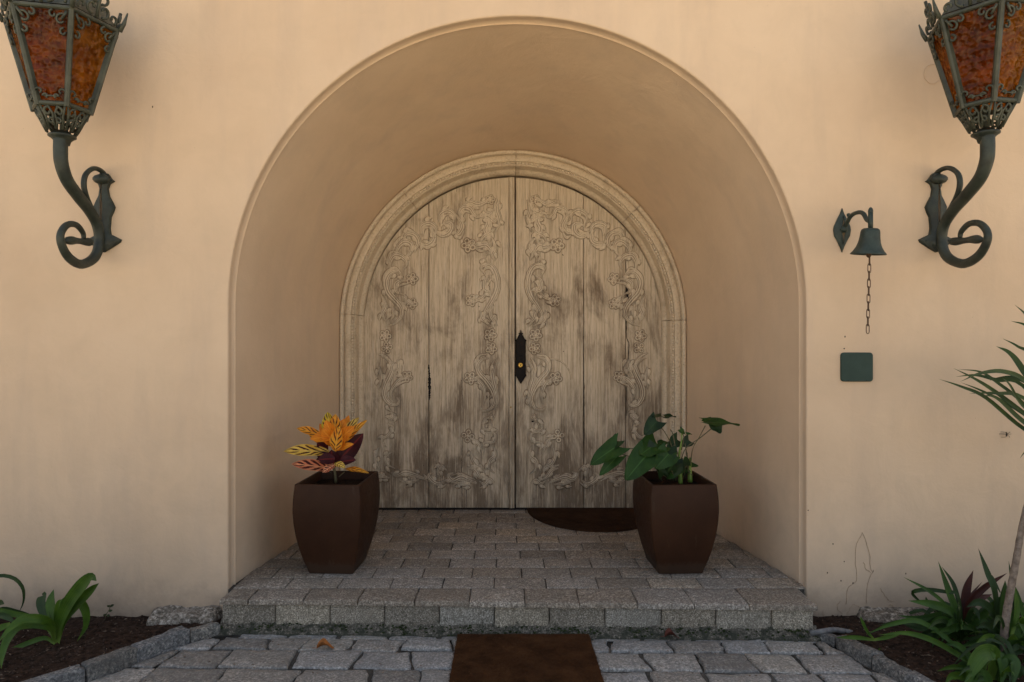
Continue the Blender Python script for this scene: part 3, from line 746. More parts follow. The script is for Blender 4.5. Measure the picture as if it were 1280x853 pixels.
def soilz(x, y): return .014+.022*noise.noise(Vector((x*3, y*3, 2)))+.012*noise.noise(Vector((x*14, y*14, 5)))+.006*noise.noise(Vector((x*45, y*45, 9)))
for side, K in ((-1, KL), (1, KR)):
    b2 = MB(); rws = []
    for i in range(70):
        y = .01-1.55*i/69; xe = kx(K, y)+side*.03; 
        if y > -.2: xe = side*1.44 if side > 0 else -1.40
        row = [(xe+side*2.6*(k/90), y, soilz(xe+side*2.6*(k/90), y)) for k in range(91)]
        rws.append(row)
    b2.grid(rws); so = b2.build('soil_bed', 'soil'); tag(so, kind='stuff')
    for nm, mt, cnt, s0, s1 in (('soil_clods','clod',2600,.003,.010),('bark_litter','bark_bits',420,.003,.012)):
        b2 = MB(); rr = random.Random(side+len(nm))
        for _ in range(cnt):
            y = rr.uniform(-1.0, -.005); xe = kx(K, y) if y < -.2 else side*1.44
            x = xe+side*(.06+rr.random()*1.4); z = soilz(x, y); s_ = rr.uniform(s0, s1)
            a = rr.random()*6.3; e = Vector((math.cos(a), math.sin(a), rr.uniform(-.3,.3)))*s_; f_ = Vector((-math.sin(a), math.cos(a), rr.uniform(-.3,.3)))*s_*(.7 if nm[0]=='s' else .35)
            up = Vector((0,0,s_*(.6 if nm[0]=='s' else .25))); c = Vector((x, y, z+up.z*.3))
            b2.add([c+e, c+f_, c-e, c-f_, c+up, c-up], [(0,1,4),(1,2,4),(2,3,4),(3,0,4),(1,0,5),(2,1,5),(3,2,5),(0,3,5)])
        tag(b2.build(nm, mt, None, smooth=False, recalc=False), kind='stuff')
    # kerb
    kr = tag(bpy.data.objects.new('bed_kerb', None), kind='structure'); COL.objects.link(kr)
    for ki, ((xa, ya), (xb, yb)) in enumerate(zip(K, K[1:])):
        d = Vector((xb-xa, yb-ya)).normalized(); nrm = Vector((-d.y, d.x))*(-1 if side < 0 else 1)
        if (nrm.x > 0) != (side > 0): nrm = -nrm
        g = .004; a = Vector((xa, ya))+d*g; b3 = Vector((xb, yb))-d*g; wd = .055+rnd(-.006,.008)
        q = [a, b3, b3+nrm*wd, a+nrm*wd]
        ar = sum(q[i].x*q[(i+1)%4].y-q[(i+1)%4].x*q[i].y for i in range(4))
        if ar < 0: q = q[::-1]
        hh = (.062 if side < 0 else .045)+rnd(-.006,.006) - (.016 if ki == 0 else 0)
        stone('kerb_stone', [(p.x, p.y) for p in q], hh, hh+.03, 'kerb', kr, jit=.005, bev=.008, crown=.003, tilt=.04, rough_edge=.008)
# rubble footings at the foot of the wall
def rubble(name, xa, xb, dep, h, label, seed):
    rr = random.Random(seed); b2 = MB(); rws = []
    n = 34
    for j in range(9):
        t = j/8; row = []
        for i in range(n+1):
            u = i/n; x = xa+(xb-xa)*u; e = min(1, math.sin(PI*u)*4+.25)
            nn = noise.noise(Vector((x*14, t*3, seed)))+.6*noise.noise(Vector((x*40, t*8, seed)))
            a = t*PI/2
            row.append((x, .004-(dep*math.sin(a)+.016*nn)*e, (h*math.cos(a)**.6 if t < 1 else -.02)*e+.012*nn))
        rws.append(row)
    b2.grid(rws); return tag(b2.build(name, 'rubble', None, smooth=True), label, 'rubble')
rubble('rubble_footing', -1.77, -1.425, .12, .062, 'rough grey concrete lump at the wall foot left of the step', 3)
rubble('rubble_footing', 1.70, 2.12, .10, .055, 'crumbling pale concrete edge at the wall foot behind the right-hand plants', 8)
# moss and debris along the step foot
b2 = MB(); rr = random.Random(9)
for _ in range(1500):
    x = rr.uniform(-1.38, 1.42)
    if noise.noise(Vector((x*5, 0, 4))) < -.12 and rr.random() < .8: continue
    yv = skew(x)+.018-rr.random()**2*.035; s_ = rr.uniform(.002,.006); c = Vector((x, yv, .004+rr.random()**2*.03+ (skew(x)+.018-yv)*-.2))
    b2.ball(c, s_, 4, 3, (1.3,1,.8))
tag(b2.build('moss', 'moss', None, smooth=False, recalc=False), kind='stuff')
b2 = MB(); rr = random.Random(19)
for _ in range(420):
    y = rr.uniform(-1.0,-.25); x = rr.uniform(-1.5,1.5); s_ = rr.uniform(.0015,.004)
    b2.ball((x, y, .003), s_, 4, 3, (1.5,1,.5))
tag(b2.build('grit', 'bark_bits', None, smooth=False, recalc=False), kind='stuff')

# ------------------------------------------------------------------ doormats
b2 = MB(); rr = random.Random(4)
def matgrid(outline, z0, z1, name, mt, label, cat='doormat'):
    b3 = MB(); n = len(outline); ce = sum((Vector(p) for p in outline), Vector((0,0)))/n
    def lv(k, z, jj=0): return [Vector((ce.x+(p[0]-ce.x)*k+rr.uniform(-jj,jj), ce.y+(p[1]-ce.y)*k+rr.uniform(-jj,jj), z+rr.uniform(-jj,jj)*.5)) for p in outline]
    rws = [lv(1,z0), lv(1,(z0+z1)/2,.0015), lv(.992,z1,.0015), lv(.8,z1+.001,.001), lv(.5,z1,.001), lv(.2,z1,.001)]
    b3.grid(rws, closed=True); k = b3.add(rws[-1], []); b3.f.append(tuple(range(k, k+n)))
    for _ in range(9000):   # coir pile
        w_ = [rr.random() for _ in range(2)]; i_ = rr.randrange(n); e_ = Vector(outline[i_]).lerp(Vector(outline[(i_+1)%n]), w_[0]); p = ce.lerp(e_, w_[1]**.5*.995)
        a_ = rr.random()*6.28; L_ = rr.uniform(.003,.009); s2 = Vector((math.sin(a_), -math.cos(a_), 0))*.0011; a = Vector((p.x, p.y, z1-.001))
        b3.add([a-s2, a+s2, a+Vector((math.cos(a_)*L_, math.sin(a_)*L_, rr.uniform(.002,.007)))], [(0,1,2)])
    # stub fibres round the rim
    for i in range(n):
        for _ in range(6):
            p = Vector(outline[i]).lerp(Vector(outline[(i+1)%n]), rr.random()); d = (p-ce).normalized()
            a = Vector((p.x, p.y, z1-rr.random()*.006)); e = a+Vector((d.x, d.y, rr.uniform(-.3,.4)))*rr.uniform(.003,.008); s2 = Vector((-d.y, d.x, 0))*.0012
            b3.add([a-s2, a+s2, e], [(0,1,2)])
    return tag(b3.build(name, mt, None, smooth=True, auto=40), label, cat)
cor = [(-.252,-.665),(.367,-.665),(.357,-.226),(-.253,-.226)]
ol = []
for i in range(4):
    for k in range(14): p = Vector(cor[i]).lerp(Vector(cor[(i+1)%4]), k/14); ol.append((p.x, p.y))
matgrid(ol, .002, .020, 'doormat', 'mat', 'rectangular brown coir mat lying on the paving below the step')
ol = [(.58+.47*math.cos(a), YD-.008-.60*math.sin(a)) for a in [PI*i/40 for i in range(41)]]
matgrid(ol, LZ+.001, LZ+.014, 'doormat', 'mat2', 'half-round dark coir mat against the right door leaf')

# ------------------------------------------------------------------ planters
def lerp_prof(t):
    P = [(0,.685),(.06,.735),(.15,.81),(.28,.90),(.42,.975),(.58,1.03),(.72,1.052),(.86,1.04),(1,1.0)]
    for (a, va), (b_, vb) in zip(P, P[1:]):
        if a <= t <= b_: return va+(vb-va)*(t-a)/(b_-a)
    return 1
def planter(xc, yc, rot, label):
    t_ = thing('planter', (xc, yc, LZ), label, 'plant pot', 'square brown planters flanking the door')
    hx, hy, H = .172, .198, .478; ca, sa = math.cos(rot), math.sin(rot)
    def ringp(k, z, rc=.012, inx=0):
        pts = []; a, b_ = hx*k-inx, hy*k-inx
        for (sx, sy, a0) in ((1,1,0),(-1,1,90),(-1,-1,180),(1,-1,270)):
            for q in range(4):
                an = R(a0+30*q); px_, py_ = sx*(a-rc)+math.cos(an)*rc, sy*(b_-rc)+math.sin(an)*rc
                pts.append(Vector((xc+px_*ca-py_*sa, yc+px_*sa+py_*ca, LZ+z)))
            # flat run subdivided by bulge
        return pts
    b2 = MB(); rws = []
    for i in range(25): rws.append(ringp(lerp_prof(i/24), H*i/24+.001))
    rws += [ringp(1.0, H+.003, inx=.003), ringp(1.0, H+.003, inx=.013), ringp(1.0, H-.002, inx=.016), ringp(1.0, H-.06, inx=.016)]
    b2.grid(rws, closed=True); k = b2.add(rws[0], []); b2.f.append(tuple(range(k, k+len(rws[0])))[::-1])
    b2.build('pot_body', 'pot', t_, smooth=True, auto=38)
    b2 = MB(); rws = []
    for i in range(13):
        row = []
        for j in range(13):
            x_, y_ = (hx-.016)*(i/6-1), (hy-.016)*(j/6-1)
            row.append(Vector((xc+x_*ca-y_*sa, yc+x_*sa+y_*ca, LZ+H-.045+.012*noise.noise(Vector((x_*20+xc, y_*20, 0))))))
        rws.append(row)
    b2.grid(rws); b2.build('potting_soil', 'potting', t_)
    return t_
PLX, PLY = -.955, .345; PRX, PRY = .882, .345
planter(PLX+.008, PLY, R(-3), 'left planter, dark brown square pot holding the orange and yellow croton')
planter(PRX, PRY, R(3), 'right planter, dark brown square pot holding the large-leaved green plant')

# ------------------------------------------------------------------ leaves
def leaf(name, base, tip, width, mat, parent, face=(0,-1,.4), droop=0.0, nL=14, nW=6, fold=.25, shape='oval', twist=0, wave=0.0, label=None):
    base, tip = Vector(base), Vector(tip); d = tip-base; L = d.length; t = d.normalized()
    fz = Vector(face).normalized(); side = t.cross(fz); side.normalize(); nrm = side.cross(t).normalized()
    b2 = MB(); rws = []; uvs = []
    for i in range(nL+1):
        u = i/nL
        if shape == 'oval': w_ = math.sin(PI*min(1, u*.98+.02)**.9)**.75
        elif shape == 'lance': w_ = math.sin(PI*(u*.97+.015))**.9*(1-.25*u)
        elif shape == 'heart':
            w_ = (max(0,(1-u))**.62)*(1.0 if u > .22 else .80+.9*u) * 1.05
        c = base+t*L*u - nrm*droop*L*(u*u) + nrm*droop*L*.25*u
        row = []
        for j in range(nW+1):
            s_ = j/nW*2-1
            p = c+side*s_*w_*width/2 + nrm*(abs(s_)*fold*w_*width/2) + nrm*wave*width*math.sin(u*9+s_*2)*abs(s_)
            if shape == 'heart' and u < .35: p = p - t*L*.28*(1-u/.35)*abs(s_)**1.3*1.0
            row.append(p); uvs.append((j/nW, u))
        rws.append(row)
    b2.grid(rws, uvs=uvs)
    return b2.build(name, mat, parent, recalc=False, label=label)
cro = thing('croton', (PLX+.03, PLY, LZ+.43), 'croton with orange, yellow and maroon leaves growing in the left planter', 'plant')
ZC = PLY+YC
def c7(x, y, Z=ZC): return U(345+x/8.126, 505+y/8.126, Z)
b2 = MB(); b2.tube(cr([c7(610,800), c7(600,700), c7(590,600,ZC+.01), c7(600,480), c7(600,400)], 12), [.008,.008,.007,.007,.006,.006,.005,.005,.005,.004,.004,.004,.004], 7)
b2.tube(cr([c7(600,720), c7(570,640), c7(540,600)], 6), .003, 5); b2.tube(cr([c7(560,700), c7(500,660), c7(470,650)], 6), .0025, 5); b2.tube(cr([c7(640,740), c7(700,690)], 4), .0025, 5)
b2.build('stem', 'stalk_dark', cro)
for (bx,by,tx,ty,wp,mt,db,dt,sh,fc,dr) in [
    (540,490,78,462,118,'croton_yellow',0,-.10,'oval',(0,-.8,.7),.10),
    (560,660,162,590,112,'croton_pink',0,-.08,'oval',(0,-.8,.7),.14),
    (480,330,215,235,90,'croton_gold',0,-.06,'oval',(0,-.7,.8),.10),
    (640,330,345,345,120,'croton_orange',-.03,-.12,'oval',(0,-.7,.7),.10),
    (600,400,470,260,120,'croton_orange',-.04,-.10,'oval',(0,-1,.5),.05),
    (560,300,520,85,125,'croton_green',.02,.03,'oval',(-.2,-1,.1),.05),
    (600,400,600,105,130,'croton_gold',0,.0,'oval',(0,-1,.2),.05),
    (610,430,690,150,120,'croton_orange',-.02,.02,'oval',(.2,-1,.1),.05),
    (620,400,835,135,95,'croton_yellow',.04,.06,'oval',(.1,-.9,.5),.08),
    (620,420,930,170,100,'croton_gold',-.02,-.03,'lance',(.1,-.8,.7),-.05),
    (600,620,885,300,160,'croton_maroon',-.02,.02,'oval',(.3,-1,.4),.05),
    (620,560,760,300,120,'croton_maroon',.02,.05,'oval',(0,-1,.2),.05),
    (610,600,400,490,90,'croton_maroon',0,-.04,'oval',(0,-1,.5),.08),
    (600,640,560,470,120,'croton_maroon',-.02,-.05,'oval',(0,-1,.2),.05),
    (640,460,770,400,60,'croton_orange',-.05,-.09,'oval',(0,-.9,.5),.2),
    (600,560,430,560,110,'croton_maroon',-.05,-.10,'oval',(0,-.9,.6),.12), (620,600,800,560,95,'croton_maroon',-.04,-.08,'oval',(.2,-.9,.6),.14),
    (600,360,500,170,110,'croton_orange',-.05,-.06,'oval',(-.2,-1,.2),.06), (620,380,790,230,105,'croton_orange',-.05,-.09,'oval',(.2,-1,.3),.06), (580,420,330,300,90,'croton_gold',.05,.04,'oval',(-.1,-.9,.5),.10),
    (600,620,470,690,70,'croton_pink',-.08,-.12,'oval',(0,-.7,.8),.14), (600,480,640,230,110,'croton_gold',-.07,-.10,'oval',(0,-1,.3),.05), (600,600,700,640,60,'croton_yellow',-.08,-.12,'oval',(.1,-.7,.8),.14),
    (520,480,420,400,95,'croton_maroon',.03,-.02,'oval',(0,-1,.5),.10),
    (560,430,440,200,80,'croton_orange',.04,.05,'oval',(-.2,-1,.2),.06),
    (640,400,740,115,90,'croton_orange',.06,.09,'oval',(.1,-1,.2),.06),
    (640,520,860,420,85,'croton_maroon',.03,.06,'oval',(.2,-1,.4),.10),
    (620,470,700,330,80,'croton_orange',-.05,-.08,'oval',(.1,-1,.4),.06),
    (560,520,400,560,60,'croton_maroon',.03,.03,'oval',(0,-.8,.7),.12),
    (700,660,940,680,62,'croton_gold',-.02,-.04,'oval',(0,-.5,.9),.15)]:
    Zb = ZC+db; Zt = ZC+dt
    leaf('leaf', c7(bx,by,Zb), c7(tx,ty,Zt), wp/8.126*ZC/F*1.2, mt, cro, fc, dr, shape=sh, wave=.05)
ear = thing('elephant_ear_plant', (PRX, PRY, LZ+.43), 'green plant with big arrow-shaped leaves growing in the right planter', 'plant')
def c8(x, y, Z=PRY+YC): return U(725+x/6.244, 505+y/6.244, Z)
ZR = PRY+YC
b2 = MB(); b2.tube(cr([c8(785,620), c8(778,520), c8(775,470)], 8), [.013,.013,.012,.012,.011,.011,.010,.010,.008], 9); b2.tube(cr([c8(775,480), c8(772,400,ZR+.01), c8(785,330), c8(795,260), c8(790,220)], 8), [.009,.008,.007,.006,.005,.004,.003,.003,.002], 8)
b2.tube(cr([c8(860,610,ZR+.03), c8(855,500,ZR+.03), c8(862,420,ZR+.02)], 8), [.013,.013,.012,.012,.010,.009,.008,.008,.007], 9); b2.build('stalk', 'stalk', ear)
for pts in ([(860,480),(880,350),(930,260),(978,170)],[(790,430),(830,340),(930,270),(1030,190)],[(770,520),(730,260),(705,200)],[(760,540),(720,340),(660,220),(625,180)],[(760,520),(560,360),(430,350),(310,345)],
            [(750,560),(560,470),(420,420),(310,390)],[(770,540),(700,460),(620,400)],[(770,560),(690,430),(600,330)],[(780,500),(760,380),(730,320)],[(850,500),(830,380),(820,310)],[(640,600),(620,560),(600,520)],[(790,360),(810,260),(770,200)],[(880,560),(845,520),(835,380)]):
    b2 = MB(); b2.tube(cr([c8(*p) for p in pts], 12), .0028, 6); b2.build('petiole', 'stalk_dark', ear)
rr = random.Random(23)
for i in range(20):
    an = R(rr.uniform(-10, 190)); L = rr.uniform(70, 150); bx_, by_ = 700+rr.uniform(-110,130), 520+rr.uniform(-60,40)
    tx_, ty_ = bx_+math.cos(an)*L, by_-math.sin(an)*L*.8; db_ = rr.uniform(-.08,.10)
    b2 = MB(); b2.tube(cr([c8(bx_*.5+385, 600, ZR), c8(bx_, by_, ZR+db_)], 5), .0022, 5); b2.build('petiole', 'stalk_dark', ear)
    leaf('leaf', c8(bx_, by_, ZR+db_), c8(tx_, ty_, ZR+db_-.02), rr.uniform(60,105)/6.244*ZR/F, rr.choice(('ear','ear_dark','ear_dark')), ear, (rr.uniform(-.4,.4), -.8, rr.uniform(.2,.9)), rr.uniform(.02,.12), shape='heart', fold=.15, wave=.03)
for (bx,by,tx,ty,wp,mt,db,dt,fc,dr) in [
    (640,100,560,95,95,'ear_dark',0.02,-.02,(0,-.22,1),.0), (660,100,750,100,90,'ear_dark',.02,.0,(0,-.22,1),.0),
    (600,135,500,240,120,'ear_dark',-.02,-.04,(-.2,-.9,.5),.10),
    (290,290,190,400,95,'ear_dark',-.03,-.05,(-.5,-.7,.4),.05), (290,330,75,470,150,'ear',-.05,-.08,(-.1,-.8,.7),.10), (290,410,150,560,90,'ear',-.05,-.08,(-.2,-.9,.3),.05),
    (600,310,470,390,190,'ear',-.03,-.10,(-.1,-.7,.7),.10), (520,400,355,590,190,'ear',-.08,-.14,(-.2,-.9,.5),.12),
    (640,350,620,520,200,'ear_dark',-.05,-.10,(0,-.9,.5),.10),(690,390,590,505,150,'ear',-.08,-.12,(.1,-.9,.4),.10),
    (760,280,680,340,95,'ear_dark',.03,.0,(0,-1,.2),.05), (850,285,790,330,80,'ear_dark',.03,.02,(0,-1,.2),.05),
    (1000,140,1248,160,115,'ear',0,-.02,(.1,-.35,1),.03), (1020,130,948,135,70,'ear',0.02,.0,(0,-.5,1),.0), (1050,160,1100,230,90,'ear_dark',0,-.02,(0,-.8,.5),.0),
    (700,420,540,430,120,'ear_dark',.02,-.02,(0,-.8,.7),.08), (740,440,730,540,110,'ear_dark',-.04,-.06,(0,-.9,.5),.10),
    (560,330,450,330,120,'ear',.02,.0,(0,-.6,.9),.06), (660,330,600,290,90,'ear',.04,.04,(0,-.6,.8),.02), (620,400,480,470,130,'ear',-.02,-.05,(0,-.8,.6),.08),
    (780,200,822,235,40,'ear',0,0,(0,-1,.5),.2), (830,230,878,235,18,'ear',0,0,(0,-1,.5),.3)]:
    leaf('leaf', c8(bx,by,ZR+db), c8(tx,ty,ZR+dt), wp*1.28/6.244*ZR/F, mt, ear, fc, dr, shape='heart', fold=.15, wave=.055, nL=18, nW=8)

def strap(b2, pts, width, face=(0,-1,.35), fold=.3, n=18, tip=.6, basew=.55):
    pp = cr(pts, n); rws = []; uvs = []
    fz = Vector(face).normalized()
    for i, p in enumerate(pp):
        u = i/n; t = (pp[min(i+1,n)]-pp[max(i-1,0)]).normalized(); side = t.cross(fz)
        if side.length < .15: side = Vector((1,0,0))
        side.normalize(); nrm = side.cross(t).normalized()
        w_ = (basew+(1-basew)*min(u/.4,1)) if u < tip else max(.02, (1-((u-tip)/(1-tip))**1.6))
        row = []
        for j in range(5):
            s_ = j/2-1; row.append(p+side*s_*w_*width/2+nrm*abs(s_)*fold*w_*width/2); uvs.append((j/4, u))
        rws.append(row)
    b2.grid(rws, uvs=uvs)
def strapleaf(parent, mt, pts, wpx, face=(0,-1,.35), Z=3.05, **kw):
    b2 = MB(); z = sum(p[2] for p in pts)/len(pts)
    strap(b2, [U(*p) for p in pts], wpx*z/F, face, **kw); return b2.build('leaf', mt, parent, recalc=False)
def conv(s, ox, oy, pts, Zs):
    n = len(pts); Z0, Z1 = Zs if isinstance(Zs, tuple) else (Zs, Zs)
    return [(ox+p[0]/s, oy+p[1]/s, Z0+(Z1-Z0)*i/max(1,n-1)) for i, p in enumerate(pts)]
Zl = 3.06
lily = thing('lily_plant', U(71.7, 805, Zl), 'bright green strap-leaved lily in the left bed', 'plant')
lily.location.z = .01
for mt, pts, wpx, Zs in [
    ('lily', [(375,590),(392,470),(450,340),(530,230),(600,165),(632,190)], 17, (Zl, Zl-.10)),
    ('lily', [(378,590),(420,450),(520,330),(600,250),(648,205)], 12, (Zl-.01, Zl-.04)),
    ('lily', [(385,560),(430,430),(490,350),(535,335),(568,400),(562,490),(505,585)], 11, (Zl, Zl+.02)),
    ('lily', [(368,590),(352,440),(335,330),(352,245)], 12, (Zl, Zl+.08)),
    ('lily', [(372,590),(372,430),(385,340),(408,310)], 7, (Zl, Zl-.05)),
    ('lily', [(372,590),(400,430),(420,330),(445,285)], 9, (Zl, Zl+.03)),
    ('lily_dark', [(362,560),(310,430),(275,340),(285,285),(300,300)], 12, (Zl, Zl+.12)),
    ('lily', [(362,590),(350,480),(280,440),(160,440),(70,500),(-20,600)], 11, (Zl, Zl-.22)),
    ('lily', [(360,580),(340,500),(230,468),(120,490),(50,580),(20,680),(10,765)], 12, (Zl, Zl-.25)),
    ('lily', [(358,560),(300,480),(200,430),(90,405),(0,380),(-60,370)], 7, (Zl, Zl+.05)),
    ('lily', [(362,600),(300,563),(200,590),(80,640),(20,660)], 6, (Zl, Zl-.04)),
    ('lily', [(70,470),(0,500),(-80,540)], 8, (Zl-.1, Zl-.15))]:
    strapleaf(lily, mt, conv(5.231, 0, 690, pts, Zs), wpx)
lily2 = thing('lily_plant', U(-25, 795, 3.15), 'dark arching-leaved plant at the far left beside the wall', 'plant'); lily2.location.z = .01
for mt, pts, wpx, Zs in [
    ('lily_dark', [(-130,520),(-120,300),(-60,180),(20,155),(100,175),(150,230),(160,290),(150,345),(122,400)], 4.5, (3.15,3.2)),
    ('lily_dark', [(-120,520),(-60,400),(0,335),(30,340)], 9, (3.15,3.1)), ('lily', [(-120,540),(-90,420),(-60,360)], 9, (3.15,3.1)),
    ('lily_dark', [(-120,500),(0,380),(120,395),(220,415)], 6, (3.2,3.25)), ('lily_dark', [(-130,500),(-180,350),(-260,300)], 8, (3.1,3.0)), ('lily_dark', [(-120,520),(-20,420),(60,430),(100,470)], 7, (3.1,3.05))]:
    strapleaf(lily2, mt, conv(5.231, 0, 690, pts, Zs), wpx)
weed = thing('weed', U(131, 774, 3.33), 'tiny weed seedling at the wall foot right of the lily', 'weed'); weed.location.z = .01
b2 = MB(); b2.tube(cr([U(131,776,3.33), U(133,768,3.33), U(137,762,3.33), U(138,757,3.33)], 8), .0018, 5); b2.tube([U(134,767,3.33), U(130,768,3.32)], .0012, 4); b2.build('stem', 'stalk_dark', weed)
for (a, c) in (((138,758),(143,756)),((138,758),(134,757)),((136,764),(141,763)),((133,768),(129,770)),((134,770),(138,769))):
    leaf('leaf', U(a[0],a[1],3.33), U(c[0],c[1],3.31), .012, 'lily_dark', weed, shape='oval', nL=5, nW=2)
def right(parent, lst):
    for mt, pts, wpx, Zs in lst: strapleaf(parent, mt, conv(4.929, 1110, 680, pts, Zs), wpx)
ZG = 3.08
pl1 = thing('strappy_plant', U(1199, 790, ZG), 'clump of narrow green strap leaves in the right bed nearest the wall', 'plant'); pl1.location.z = .01
right(pl1, [
    ('strap', [(430,560),(415,420),(370,290),(308,108)], 9, (ZG,ZG+.05)), ('lily_dark', [(450,560),(440,400),(400,250),(330,140)], 6, (ZG,ZG+.08)),
    ('strap', [(440,560),(360,390),(250,290),(95,205)], 5, (ZG,ZG-.02)), ('lily_dark', [(450,540),(430,320),(370,298),(250,282),(165,290),(150,310),(190,350),(240,390)], 5, (ZG,ZG+.12)),
    ('strap', [(450,560),(400,430),(280,375),(125,350)], 11, (ZG,ZG-.05)), ('strap', [(460,560),(600,420),(700,340),(805,295)], 9, (ZG,ZG-.1)),
    ('strap', [(450,560),(560,470),(680,480),(838,545),(900,580)], 9, (ZG,ZG-.15)), ('strap', [(440,560),(560,480),(700,560),(835,638)], 8, (ZG,ZG-.2)),
    ('strap', [(560,585),(520,520),(430,508),(355,545),(328,608)], 8, (ZG-.05,ZG-.15)), ('strap', [(450,560),(400,450),(330,440),(200,460),(60,440)], 9, (ZG,ZG+.02)),
    ('lily_dark', [(440,560),(380,470),(300,470),(200,520),(100,500)], 9, (ZG,ZG-.05)), ('lily_dark', [(450,560),(340,480),(220,500),(80,480),(-60,500)], 7, (ZG,ZG-.06)),
    ('lily_dark', [(460,560),(560,440),(640,380),(700,380)], 10, (ZG,ZG+.05)), ('strap', [(460,560),(500,470),(600,440),(680,400)], 9, (ZG,ZG+.02)),
    ('lily_dark', [(450,560),(380,520),(300,560),(270,640)], 9, (ZG,ZG-.1)), ('lily_dark', [(450,570),(520,540),(590,580),(610,660)], 9, (ZG,ZG-.12)), ('lily_dark', [(300,420),(240,350),(232,325)], 3, (ZG+.1,ZG+.1))])
b2 = MB()
for x, y in ((430,620),(490,600),(455,610)): b2.tube(cr([U(1110+x/4.929,680+(y+90)/4.929,ZG), U(1110+(x*.5+225)/4.929,680+520/4.929,ZG)], 6), .006, 6)
b2.build('stem', 'stalk_dark', pl1)
pl2 = thing('cordyline', U(1206, 795, 3.12), 'small cordyline with upright maroon leaves between the green straps', 'plant'); pl2.location.z = .01
right(pl2, [('maroon', [(465,560),(462,420),(480,280),(524,163)], 11, (3.1,3.14)), ('maroon', [(465,500),(490,380),(590,270),(732,180)], 8, (3.1,3.05)),
    ('maroon', [(460,560),(475,420),(500,330),(580,232)], 4, (3.1,3.18)), ('maroon', [(465,520),(500,390),(560,340),(640,310)], 9, (3.12,3.16)), ('maroon', [(460,520),(440,420),(470,330)], 9, (3.1,3.12))])
pl5 = thing('broad_sword_plant', U(1252, 800, 2.96), 'dark upright sword leaves standing around the slim trunk', 'plant'); pl5.location.z = .01
right(pl5, [('lily_dark', [(680,560),(655,300),(610,180),(555,28)], 8, (2.96,3.05)), ('lily_dark', [(690,600),(700,400),(720,225)], 11, (2.96,2.98)), ('lily_dark', [(770,600),(765,300),(742,105)], 5, (2.96,3.0)),
    ('strap', [(700,600),(712,400),(722,230)], 12, (2.95,2.97)), ('strap', [(770,700),(775,520),(768,400)], 14, (2.9,2.92)), ('lily', [(760,560),(790,420),(780,260)], 7, (2.9,2.92)),
    ('strap', [(800,600),(838,480),(800,340),(780,255)], 7, (2.94,2.94)), ('lily_dark', [(690,600),(640,420),(560,360),(480,390)], 10, (2.98,3.0)), ('lily_dark', [(740,640),(800,520),(860,450)], 12, (2.96,2.9)),
    ('lily_dark', [(700,640),(660,540),(600,500),(540,520)], 9, (2.96,2.9)), ('lily_dark', [(650,640),(640,540),(620,480)], 12, (3.0,3.05)), ('lily_dark', [(690,300),(660,240),(640,190)], 3, (3.0,3.05))])
pl3 = thing('broad_leaf_plant', U(1232, 845, 2.72), 'broad bright green arching leaves at the lower right corner', 'plant'); pl3.location.z = .01
ZB_ = 2.7
right(pl3, [('lily', [(560,980),(570,760),(600,690),(640,664),(640,664)], 14, (ZB_,ZB_)), ('lily', [(600,960),(650,700),(640,668),(580,672),(530,730),(500,800),(480,900)], 19, (ZB_+.05,ZB_-.08)),
    ('strap', [(620,960),(640,760),(672,690),(700,720),(705,800),(690,880)], 13, (ZB_+.05,ZB_)), ('strap', [(640,960),(700,760),(745,710),(778,730),(775,800),(765,890)], 13, (ZB_+.04,ZB_-.02)),
    ('lily', [(590,960),(500,790),(440,760),(370,762),(300,785)], 6, (ZB_+.08,ZB_+.02)), ('strap', [(600,960),(560,860),(470,760),(430,800),(400,870)], 14, (ZB_+.1,ZB_+.02)), ('strap', [(640,960),(600,820),(520,820),(470,870)], 14, (ZB_,ZB_-.05)),
    ('lily_dark', [(640,980),(700,830),(800,780),(880,800)], 15, (ZB_+.08,ZB_)), ('lily', [(560,900),(530,830),(400,810),(350,860)], 9, (ZB_,ZB_-.05)),
    ('strap', [(660,980),(600,850),(560,770),(540,790)], 9, (ZB_+.12,ZB_+.15)), ('lily_dark', [(640,980),(560,700),(620,600),(690,640)], 12, (ZB_+.15,ZB_+.2)), ('lily_dark', [(680,980),(700,720),(820,640),(900,680)], 12, (ZB_+.15,ZB_+.2)),
    ('lily_dark', [(600,980),(500,720),(440,650),(400,660)], 9, (ZB_+.15,ZB_+.2)), ('lily', [(540,640),(560,600),(600,590)], 7, (ZB_+.2,ZB_+.2))])
pl4 = thing('arching_plant', U(1172, 838, 2.85), 'long lime green leaf stems arching over the right bed kerb', 'plant'); pl4.location.z = .01
right(pl4, [('lily', [(520,840),(490,735),(400,665),(250,585),(100,548),(-60,562)], 7, (2.85,2.9)), ('strap', [(520,840),(420,640),(200,480),(20,495),(-140,560)], 6, (2.85,3.0)),
    ('strap', [(530,840),(500,700),(420,620),(340,620)], 8, (2.85,2.9)), ('lily_dark', [(530,840),(560,700),(640,640)], 9, (2.85,2.9))])
pl6 = thing('sprout', U(1089, 798, 3.0), 'pale green sprout with a white tip just behind the right kerb', 'plant'); pl6.location.z = .01
for pts, wpx in (([(1093,800),(1084,790),(1078,778),(1075,770)], 4), ([(1092,800),(1070,797),(1045,797)], 5), ([(1092,800),(1110,796),(1130,790)], 5), ([(1096,818),(1100,812),(1097,812)], 3)):
    strapleaf(pl6, 'lily', [(p[0], p[1], 3.0) for p in pts], wpx)
rr = random.Random(77)
